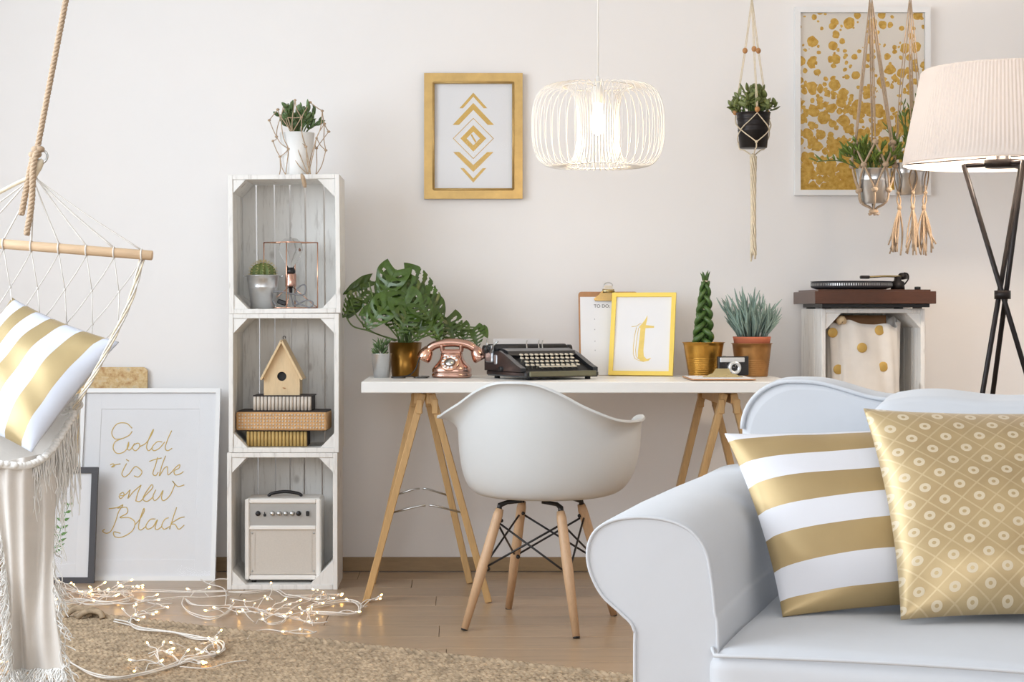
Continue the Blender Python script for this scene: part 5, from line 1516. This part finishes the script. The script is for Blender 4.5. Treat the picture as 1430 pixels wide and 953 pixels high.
MB().box((SWID/2, .012, .15), (SWID-.19, .012, .28), ch=.003).build('skirt', MT['sofa'], sofa)
# back frame, rounded shoulders with piping
bo = []
bw0, bw1, bz = .005, SWID-.005, .862
for k in range(13):
    a = PI-PI/2*k/12; bo.append((bw0+.10+.10*math.cos(a), bz-.10+.10*math.sin(a)))
for k in range(1, 72):
    f = k/72; bo.append((bw0+.10+(bw1-bw0-.20)*f, bz-.034*(lambda q: q*q*(3-2*q))(min(1, max(0, (.10+f*(SWID-.2)-.13)/.17)))))
for k in range(13):
    a = PI/2-PI/2*k/12; bo.append((bw1-.10+.10*math.cos(a), bz-.134+.10*math.sin(a)))
bo = [(bw0, .05)]+bo+[(bw1, .05)]
vs, fs = [], []; n = len(bo)
lay = [(.775, .965), (.780, .985), (.80, 1.0), (.87, 1.004), (.95, 1.0), (.972, .985), (.977, .96)]
for (v, k) in lay:
    ins = (1-k)*.6
    for (x, z) in bo:
        cx0 = SWID/2; vs.append((x+(ins if x < cx0-.6 else -ins if x > cx0+.6 else 0), v+.02*(z-.5), z-ins*(1 if z > .3 else 0)))
for i in range(len(lay)-1):
    for k in range(n-1): fs.append((i*n+k, i*n+k+1, (i+1)*n+k+1, (i+1)*n+k))
fs.append(tuple(range(n))); fs.append(tuple((len(lay)-1)*n+k for k in range(n))[::-1])
o = MB().add(vs, fs, True).build('back_frame', MT['sofa'], sofa)
for p in o.data.polygons:
    if len(p.vertices) > 6: p.use_smooth = False
pp = [Vector((x+(.004 if x < .5 else -.004 if x > SWID-.5 else 0), .778+.02*(z-.5), z-.004)) for x, z in bo[1:26]]
MB().tube(pp, .005, 6).build('back_piping', MT['sofa_seam'], sofa)
for k in range(2):
    w_ = (SWID-.20)/2; c0 = .10+w_*(k+.5)
    puff(MB(), w_-.006, .76, .16, (c0, .355, .372), .022, .03, wob=.0022, seed=k).build('seat_cushion', MT['sofa'], sofa)
    zt = .452
    MB().tube([(c0+(w_-.016)/2*sx, y, zt+.001-.004*0) for sx, y in ((-1,.70),(-1,.0),(-1,-.006))]+[(c0-(w_-.03)/2+(w_-.03)*j/12, -.024, zt-.006+.008*math.sin(PI*j/12)) for j in range(13)]+[(c0+(w_-.016)/2, 0, zt),(c0+(w_-.016)/2, .70, zt)], .0035, 6).build('cushion_piping', MT['sofa_seam'], sofa)
    bw_, bc_ = ((.80, .69), (.58, 1.39))[k]
    puff(MB(), bw_, .17, .40, (bc_, .685, .632), .010, .035, n=44, wob=.0085, seed=5+k).build('back_cushion', MT['sofa'], sofa)

# ------------------------------------------------------------------ cushions
def cushion(name, label, corners, thick, m, group, puffk=.55, n=40):
    """square cushion spanned by its four corner points (tl, tr, br, bl)"""
    tl_, tr_, br_, bl_ = [Vector(c) for c in corners]
    ctr_ = (tl_+tr_+br_+bl_)/4
    nrm = ((tr_-tl_).cross(bl_-tl_)).normalized()          # faces the viewer
    if nrm.y > 0: nrm = -nrm
    vs, fs, uv = [], [], []
    rnd = random.Random(len(label)); ph = [rnd.uniform(0,6) for _ in range(4)]
    for side in (1, -1):
        for j in range(n+1):
            for i in range(n+1):
                u, v = i/n, j/n
                s, t = 2*u-1, 2*v-1
                # edges pull in between the corners
                pu = .5+(u-.5)*(1-.060*(1-t*t)); pv = .5+(v-.5)*(1-.060*(1-s*s))
                p = (tl_*(1-pu)+tr_*pu)*(1-pv)+(bl_*(1-pu)+br_*pu)*pv
                b = (max(0,1-abs(s)**2.4)*max(0,1-abs(t)**2.4))**.62
                edge = max(abs(s), abs(t))
                wr = .0035*math.sin(9*u+ph[0]+4*v)*b+.003*math.sin(17*v+ph[1]-6*u)*b+ .004*math.sin(26*(u if abs(t) > abs(s) else v)+ph[2])*max(0, edge-.6)*(1-edge)*6
                vs.append(p+nrm*side*(thick/2*b+.0015+wr)-ctr_); uv.append((u, v))
    N = (n+1)**2
    for s_ in (0, 1):
        for j in range(n):
            for i in range(n):
                a = s_*N+j*(n+1)+i; q = (a, a+1, a+n+2, a+n+1); fs.append(q if s_ else q[::-1])
    rim = [i for i in range(n)]+[j*(n+1)+n for j in range(n)]+[n*(n+1)+i for i in range(n, 0, -1)]+[j*(n+1) for j in range(n, 0, -1)]
    for k in range(len(rim)):
        a, b = rim[k], rim[(k+1) % len(rim)]; fs.append((a, b, N+b, N+a))
    mb = MB(); mb.add(vs, fs, True); me = mb.mesh(name, m)
    l = me.uv_layers.new(name='UV')
    for lo in me.loops: l.data[lo.index].uv = uv[lo.vertex_index]
    o = link(name, me, None, ctr_)
    tag(o, label, 'cushion', group); return o
def sofa_pt(px, py, D): return P(px, py, D+CAMY)
# striped one: leans into the corner between arm and back
bl_ = sofa_pt(1093, 862, 3.00); tl_ = sofa_pt(1012, 606, 3.23)
wv_ = Vector((math.cos(R(3)), math.sin(R(3)), .045))*.45
cushion('striped_cushion', 'white cushion with broad gold stripes standing beside the sofa arm', (tl_, tl_+wv_, bl_+wv_, bl_), .13, MT['stripe_sofa'], 'cushions on the sofa')
bl_ = sofa_pt(1258, 866, 2.91); tl_ = sofa_pt(1206, 571, 3.13)
wv_ = Vector((math.cos(R(-2)), math.sin(R(-2)), .0))*.46
cushion('brocade_cushion', 'gold brocade cushion with pale diamond trellis pattern at the right of the sofa', (tl_, tl_+wv_, bl_+wv_, bl_), .15, MT['brocade'], 'cushions on the sofa')
# ------------------------------------------------------------------ hammock chair at the left
YH = -1.94
HO = P(45, 243, YH)
ham = thing('hammock', 'cream netted hammock with wooden spreader bar and long cloth tail at left', 'hammock', HO)
def hp_(px, py, dy=0): return P(px, py, YH+dy)-HO
barR, barL = hp_(213, 357), hp_(-125, 331)
MB().tube([barL, barL+(barR-barL)*.003, barR-(barR-barL)*.003, barR], [.0115,.0134,.0134,.0115], 20).build('spreader_bar', MT['bar'], ham)
# twisted rope up to the ceiling
def twist(path, r, n_str=3, pitch=.035, mat='cord_tan', name='rope'):
    mb = MB(); pts = smooth_path(path, 8); out = []
    # resample
    tot = [0]
    for i in range(1, len(pts)): tot.append(tot[-1]+(pts[i]-pts[i-1]).length)
    m = max(12, int(tot[-1]/(pitch/7)))
    rs = []
    j = 0
    for i in range(m+1):
        d = tot[-1]*i/m
        while j < len(pts)-2 and tot[j+1] < d: j += 1
        seg = max(1e-9, tot[j+1]-tot[j]); rs.append((pts[j].lerp(pts[j+1], (d-tot[j])/seg), d))
    for k in range(n_str):
        st_ = []
        for i, (p, d) in enumerate(rs):
            t = (rs[min(i+1,m)][0]-rs[max(i-1,0)][0]).normalized()
            a = Vector((0,1,0)); a = (a-t*a.dot(t)).normalized(); b = t.cross(a)
            an = 2*PI*(d/pitch+k/n_str); st_.append(p+(a*math.cos(an)+b*math.sin(an))*r*.5)
        mb.tube(st_, r*.56, 6)
    return mb.build(name, MT[mat], ham)
kn_ = hp_(52, 208)
tp = hp_(92, 0); up = tp-kn_; zc_ = 2.718-HO.z
twist([kn_, tp, kn_+up*((zc_-kn_.z)/up.z)], .0085)
twist([hp_(54,207), hp_(46,222), hp_(38,258), hp_(30,300)], .009, name='rope_tail')
twist([hp_(54,207), hp_(47,230,-.02), hp_(44,285,-.02), hp_(37,328,-.02)], .009, name='rope_tail')
for k in range(4):
    a = k*1.6; q = hp_(51+4*math.sin(a), 211+5*math.cos(a*1.3)); MB().ell(q, (.015,.014,.010), 10, 7, ).build('rope_knot', MT['cord_tan'], ham)
rg = hp_(59, 219); MB().tube([rg+Vector((.014*math.cos(2*PI*k/20), .004*math.sin(2*PI*k/10), .017*math.sin(2*PI*k/20))) for k in range(20)], .0032, 8, closed=True).build('ring', MT['steel'], ham)
MB().tube(smooth_path([hp_(60,224), hp_(52,232), hp_(47,243), hp_(45,250)], 4), [.007,.009,.012,.014,.015,.015,.014,.013,.012,.012,.011,.010,.010], 10).build('cord_eye', MT['cord_cream'], ham)
def barpt(px, dz=0): 
    f = (px+125)/(213+125); p = barL+(barR-barL)*f; return p+Vector((0,0,dz))
bx = [198-38.6*k for k in range(8)]
for k, px in enumerate(bx):
    a = hp_(47+2*(k % 3)-2, 246+k % 2)
    cordp = [a, a.lerp(barpt(px, .014), .5)+Vector((0,random.uniform(-.004,.004),-.006)), barpt(px, .012)]
    MB().tube(smooth_path(cordp, 5), .0022 if k not in (1,4) else .0030, 6).build('suspension_cord', MT['cord_white'], ham)
    loop = [barpt(px)+Vector((.0, .0150*math.cos(2*PI*q/12), .0150*math.sin(2*PI*q/12))) for q in range(12)]
    MB().tube(loop, .0022, 6, closed=True).build('bar_loop', MT['cord_white'], ham)
MB().tube(smooth_path([hp_(45,247), hp_(20,258), hp_(-30,285), hp_(-110,330)], 5), .0055, 8).build('suspension_cord', MT['cord_cream'], ham)
# diamond netting
NX, NJ = 7, 5
right = smooth_path([hp_(198,363), hp_(181,420,.0), hp_(154,476,-.02), hp_(130,522,-.03), hp_(112,554,-.04)], 6)
left = smooth_path([hp_(-72,342), hp_(-85,410), hp_(-100,470), hp_(-120,520,-.03), hp_(-140,548,-.04)], 6)
def edge(path, v): 
    f = v*(len(path)-1); i = min(int(f), len(path)-2); return path[i].lerp(path[i+1], f-i)
def npt(u, v):
    p = edge(right, v).lerp(edge(left, v), u); p.y += .05*math.sin(PI*u)*v; return p
netmb = MB()
for j in range(NJ):
    for i in range(NX+1):
        u0 = (i+(.5 if j % 2 else 0))/NX
        if u0 > 1.001: continue
        for du in (-.5, .5):
            u1 = u0+du/NX
            if u1 < -1e-6 or u1 > 1+1e-6: continue
            va, vb = j/NJ, (j+1)/NJ
            A, B = npt(u0, va), npt(u1, vb)
            netmb.tube([A, A.lerp(B, .5)+Vector((0,0,-.003)), B], .0015, 5)
        netmb.ell(npt(u0, j/NJ), .0036, 6, 4)
netmb.build('netting', MT['cord_white'], ham)
edge_path = smooth_path([hp_(198,363), hp_(182,420,-.09), hp_(155,478,-.225), hp_(131,524,-.25), hp_(112,556,-.22), hp_(104,572,-.14)], 6)
for k in range(4):
    pts = [p+Vector((.006*math.sin(i*.55+k*1.6), .005*math.cos(i*.6+k*1.6), 0)) for i, p in enumerate(edge_path)]
    MB().tube(pts, .0026, 6).build('edge_cord', MT['cord_cream'] if k % 2 else MT['cord_white'], ham)
# cloth seat, its edging and the tail that hangs to the rug
arcp = smooth_path([hp_(112,556,-.05), hp_(98,588,-.12), hp_(80,618,-.20), hp_(62,640,-.27), hp_(36,652,-.33), hp_(0,650,-.36), hp_(-60,640,-.36), hp_(-140,610,-.30)], 6)
def seat(u, v):
    f = u*(len(arcp)-1); i = min(int(f), len(arcp)-2); A = arcp[i].lerp(arcp[i+1], f-i)
    B = npt(u, 1.0)
    p = A.lerp(B, v); p.z -= .10*math.sin(PI*v)*min(1, u*3); return p
o = MB().grid(seat, 44, 12).build('cloth_seat', MT['cloth'], ham); o.modifiers.new('thickness', 'SOLIDIFY').thickness = .003
def tail(u, v):
    # u left to right, v from the front edge down to the rug
    top_ = hp_(-12+92*u, 652-10*(1-v)*math.sin(PI*u)-(u**3)*22, -.36+.20*u**3)
    bot_ = hp_(22+66*u, 938, -.30+.06*math.sin(5*u))
    e = v**.8
    p = top_.lerp(bot_, e); 
    fold = .020*math.sin(9.5*u+1.2)*math.sin(PI*min(1,v*1.1+.15))+.010*math.sin(21*u+3*v)
    p.y += fold-.03*math.sin(PI*v); p.x += .012*math.sin(4*v+3*u)*v
    if v < .06: p.y += .012*(1-v/.06)
    return p
o = MB().grid(tail, 40, 44).build('cloth_tail', MT['cloth'], ham); o.modifiers.new('thickness', 'SOLIDIFY').thickness = .0025
rnd = random.Random(3)
ed = MB()
for i in range(0, len(arcp)-4, 1):
    p = arcp[i]; ed.ell(p+Vector((rnd.uniform(-.004,.004), rnd.uniform(-.006,.004), .004)), (.011,.010,.009), 8, 6)
ed.tube(arcp[:-2], .008, 8)
ed.build('crochet_edge', MT['fringe'], ham)
for cxp, cyp in ((96,570),(107,566),(88,574)):
    q = hp_(cxp, cyp, -.09); MB().tube([q+Vector((.015*math.cos(2*PI*k/14), .004*math.sin(2*PI*k/7), .009*math.sin(2*PI*k/14))) for k in range(14)], .004, 6, closed=True).build('tassel_loop', MT['fringe'], ham)
fr = MB()
def strand(a, b, wav=.008, r=.0014):
    mid = [a.lerp(b, t)+Vector((rnd.uniform(-wav,wav), rnd.uniform(-wav,wav), 0)) for t in (.25,.5,.75)]
    fr.tube(smooth_path([a]+mid+[b], 3), [r]*13, 4, caps=False)
for k in range(150):                                   # side fringe under the crochet edge
    f = rnd.random(); A = edge(arcp, f*.52); L = rnd.uniform(.10, .30)*(1-.25*f)
    strand(A, A+Vector((rnd.uniform(-.03,.012), rnd.uniform(-.02,.02), -L)), .007, .0016)
for k in range(130):                                   # lower fringe on the rug
    u = rnd.random(); A = tail(u, .985); strand(A, Vector((A.x+rnd.uniform(-.04,.04), A.y+rnd.uniform(-.05,.03), -HO.z+.016+rnd.uniform(0,.012))), .010)
for k in range(170):                                   # frayed sides of the tail
    v = rnd.uniform(.25, 1); u = 0 if rnd.random() < .62 else 1; A = tail(u, v)
    strand(A, A+Vector(((-1 if u == 0 else 1)*rnd.uniform(.005,.04), rnd.uniform(-.02,.02), -rnd.uniform(.02,.10))), .008)
stuff(fr.build('fringe', MT['fringe'], ham))

y0 = YH+.0
C1, C2, C3, C4 = P(17,416,y0+.02), P(166,478,y0-.17), P(44,632,y0-.31), P(-100,572,y0-.13)
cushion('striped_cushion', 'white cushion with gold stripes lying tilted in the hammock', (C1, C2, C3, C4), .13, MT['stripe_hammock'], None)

# ------------------------------------------------------------------ braided jute rug
RK = Vector((-1.285, -.985, 0)); dx = Vector((.867, -.498, 0)); dv = Vector((-.498, -.867, 0))
RL, RW = 2.10, 2.1
rug = thing('rug', 'braided jute rug lying on the floor in front of the hammock', 'rug', RK)
TR = .012
def rug_in(a, b, inset=0):
    r = .10
    x, y = a-inset, b-inset; Lx, Wy = RL-2*inset, RW-2*inset
    if x < 0 or y < 0 or x > Lx or y > Wy: return False
    cx0 = min(max(x, r), Lx-r); cy0 = min(max(y, r), Wy-r)
    return (x-cx0)**2+(y-cy0)**2 <= r*r+1e-9
base = [dx*(x+RL/2)+dv*(y+RW/2) for x, y in rounded(RL-.02, RW-.02, .10, 8)]
MB().prism([(p.x, p.y) for p in base], .0005, .004, plane='xy').build('backing', MT['jute_dark'], rug)
braid = MB(); row = .0235; step = .0215
ring_n = 6
vs_all, fs_all = [], []
rnd = random.Random(11)
nr = int(RW/row)
for r_ in range(nr):
    b = (r_+.5)*row; ph_ = rnd.random()
    for q in range(int(RL/step)):
        for sg in (-1, 1):
            a = (q+ph_+(0 if sg > 0 else .5))*step
            bb = b+sg*row*.235
            if not rug_in(a, bb, .004): continue
            pos = dx*a+dv*bb
            if pos.y+RK.y < -3.6: continue
            an = sg*R(33)+rnd.uniform(-.2,.2)
            ax = (dx*math.cos(an)+dv*math.sin(an)); sd = Vector((-ax.y, ax.x, 0))
            o = len(vs_all); hl = step*.66; hw = row*.26; hz = .0055+rnd.uniform(-.0008,.0012)
            c = pos+Vector((0,0,.0065))
            for t, k in ((-.72,.62),(0,1.0),(.72,.62)):
                for m_ in range(5):
                    an2 = PI*m_/4
                    vs_all.append(c+ax*hl*t+sd*hw*k*math.cos(an2)+Vector((0,0,hz*k*math.sin(an2))))
            vs_all.append(c-ax*hl); vs_all.append(c+ax*hl)
            for t in range(2):
                for m_ in range(4): fs_all.append((o+t*5+m_, o+t*5+m_+1, o+(t+1)*5+m_+1, o+(t+1)*5+m_))
            for m_ in range(4):
                fs_all.append((o+15, o+m_+1, o+m_)); fs_all.append((o+16, o+10+m_, o+10+m_+1))
braid.add(vs_all, fs_all, True)
stuff(braid.build('braid', MT['jute'], rug))
# plaited edge with its rolled end at the corner
for k in range(3):
    pts = []
    for i in range(int(RL/.012)):
        a = .06+i*.012
        if a > RL-.06: break
        th = 2*PI*(i*.012/.075+k/3)
        pts.append(dx*a+dv*(-.004+.008*math.sin(th))+Vector((0,0,.0105+.005*math.sin(2*th))))
    MB().tube(pts, .0075, 6).build('edge_plait', MT['jute'], rug)
for k in range(5):
    c = dx*(.02+.028*k)+dv*(.035-.018*(k % 2)); MB().tube(smooth_path([c+Vector((-.045,-.01,.014)), c+Vector((-.01,.0,.034)), c+Vector((.03,-.005,.030)), c+Vector((.04,-.012,.012))], 5), .010, 7).build('end_knot', MT['jute'], rug)

# ------------------------------------------------------------------ fairy lights on the floor and the rug
bulb_me = MB().ell((0,0,.0055), (.0030,.0030,.0058), 8, 6).mesh('bulb', MT['bulb_glow'])
def lights(label, lines, twigs, z, loc, group='fairy lights on the floor'):
    org = G(*loc, 0); t = thing('fairy_lights', label, 'fairy lights', org, 0, group)
    mb = MB(); rnd = random.Random(label)
    paths = []
    for (pts, strands, r) in lines:
        w = [G(px, py, z)-org for px, py in pts]
        for k in range(strands):
            jit = .006 if strands > 1 else .002
            q = [p+Vector((rnd.uniform(-jit,jit), rnd.uniform(-jit,jit), rnd.uniform(0,.008)+(.003*k))) for p in w]
            q = smooth_path(q, 7); paths.append(q); mb.tube(q, r, 6)
    sk_ = MB()
    for (n, box) in twigs:
        for k in range(n):
            if box: c = G(rnd.uniform(box[0], box[2]), rnd.uniform(box[1], box[3]), z)-org
            else: pth = rnd.choice(paths); c = rnd.choice(pth).copy()
            a = rnd.uniform(0, 2*PI); L = rnd.uniform(.035, .085)
            e = c+Vector((L*math.cos(a), L*math.sin(a)*.8, 0)); e.z = rnd.uniform(.006, .038)+z
            d = (e-c).normalized()
            mid = c.lerp(e, .5)+Vector((rnd.uniform(-.01,.01), rnd.uniform(-.01,.01), .008))
            mb.tube(smooth_path([c, mid, e], 4), .0015, 5)
            mb.tube([e, e+d*.013], .0031, 7)
            link('bulb', bulb_me, t, mw=at(e+d*.011, frame_axes((1,0,0), d)))
    mb.build('cable', MT['wire_white'], t)
    return t
lights('white fairy lights in a dense tangle before the floor frames', [
    ([(84,824),(110,830),(140,836),(170,831),(186,838),(150,845),(110,840),(86,846)], 3, .0017),
    ([(86,835),(120,828),(160,828),(215,827),(262,829),(318,829)], 2, .0017),
    ([(90,846),(130,842),(175,846),(215,842),(250,838),(285,836),(320,834)], 2, .0017),
    ([(95,820),(130,840),(155,825),(178,842),(120,846),(95,832)], 2, .0015),
    ([(258,838),(256,848),(268,859),(292,866),(316,860),(322,848),(300,850),(270,848),(258,838)], 2, .0020),
    ([(280,812),(292,818),(310,822),(316,832),(314,848)], 1, .0020),
    ([(186,838),(230,850),(212,856),(190,862),(178,872)], 2, .0016)], [(22, (86,822,186,846)), (20, None)], .004, (200, 838))
lights('white fairy lights looped on the bare floor before the crate tower', [
    ([(320,829),(350,829),(384,826),(402,835),(430,836),(452,833),(458,838),(448,842),(420,838),(405,832)], 2, .0021),
    ([(322,838),(350,841),(372,836),(381,841)], 1, .0019),
    ([(430,853),(462,846),(488,843),(502,850),(496,860),(462,861),(430,857)], 3, .0024),
    ([(320,850),(350,850),(366,856),(392,863),(412,868),(436,873),(455,872)], 2, .0020),
    ([(368,866),(388,860),(398,870),(378,874),(366,866)], 2, .0017),
    ([(346,895),(356,884),(374,880),(402,884),(430,887),(442,886)], 1, .0019),
    ([(398,862),(414,850),(432,842),(440,836)], 2, .0016),
    ([(500,853),(508,851),(513,849)], 1, .0019),
    ([(332,860),(330,853),(342,852),(358,858)], 1, .0017)], [(14, (340,840,440,886)), (24, None)], .004, (400, 850))
lights('white fairy lights trailing over the jute rug', [
    ([(160,870),(178,874),(196,882),(236,887),(272,893),(296,897),(309,903),(311,912),(296,919),(262,925),(230,936),(196,946),(160,952),(130,946),(104,932),(96,926)], 3, .0022),
    ([(180,874),(186,864),(200,856),(222,848),(240,845)], 2, .0018),
    ([(283,903),(296,900),(306,908),(299,918),(288,910),(300,903)], 2, .0018),
    ([(216,916),(224,928),(232,934)], 1, .0018), ([(240,918),(250,926),(246,934)], 1, .0018),
    ([(250,935),(290,936),(318,928),(345,925)], 1, .0016),
    ([(0,948),(30,942),(60,950),(92,946)], 1, .0018)], [(8, (185,905,300,938)), (18, None), (6, (2,935,95,952))], .013, (230, 910))

# ------------------------------------------------------------------ small fittings belong to the part they sit on
def nest(root, part, names):
    p = [o for o in root.children if o.name.split('.')[0] == part][0]
    for o in list(root.children):
        if o.name.split('.')[0] in names and o is not p: o.parent = p
nest(ph, 'dial', ('dial_centre', 'finger_hole')); nest(ph, 'cradle', ('cradle_horn',))
nest(tw, 'platen', ('platen_knob',)); nest(tw, 'carriage', ('carriage_end', 'paper_lever', 'return_lever'))
nest(amp, 'control_panel', ('knob', 'toggle', 'power_switch')); nest(amp, 'speaker_grille', ('screw', 'grille_strip'))
nest(ca, 'lens_barrel', ('lens',)); nest(cbd, 'sheet', ('heading', 'list_mark'))
nest(ham, 'spreader_bar', ('bar_loop',)); nest(tt, 'platter', ('strobe_dot', 'platter_mat')); nest(tt, 'tonearm', ('headshell', 'counterweight'))
nest(b2, 'body', ('woven_knot',)); nest(cb, 'cactus_body', ('spines',)); nest(lamp, 'socket', ('bulb_collar', 'bulb'))
nest(tf, 'backing_sheet', ('letter',)); nest(gp, 'backing_sheet', ('gold_print',)); nest(pic, 'backing_sheet', ('gold_lettering',)); nest(pk, 'backing_sheet', ('fern_sprig',))
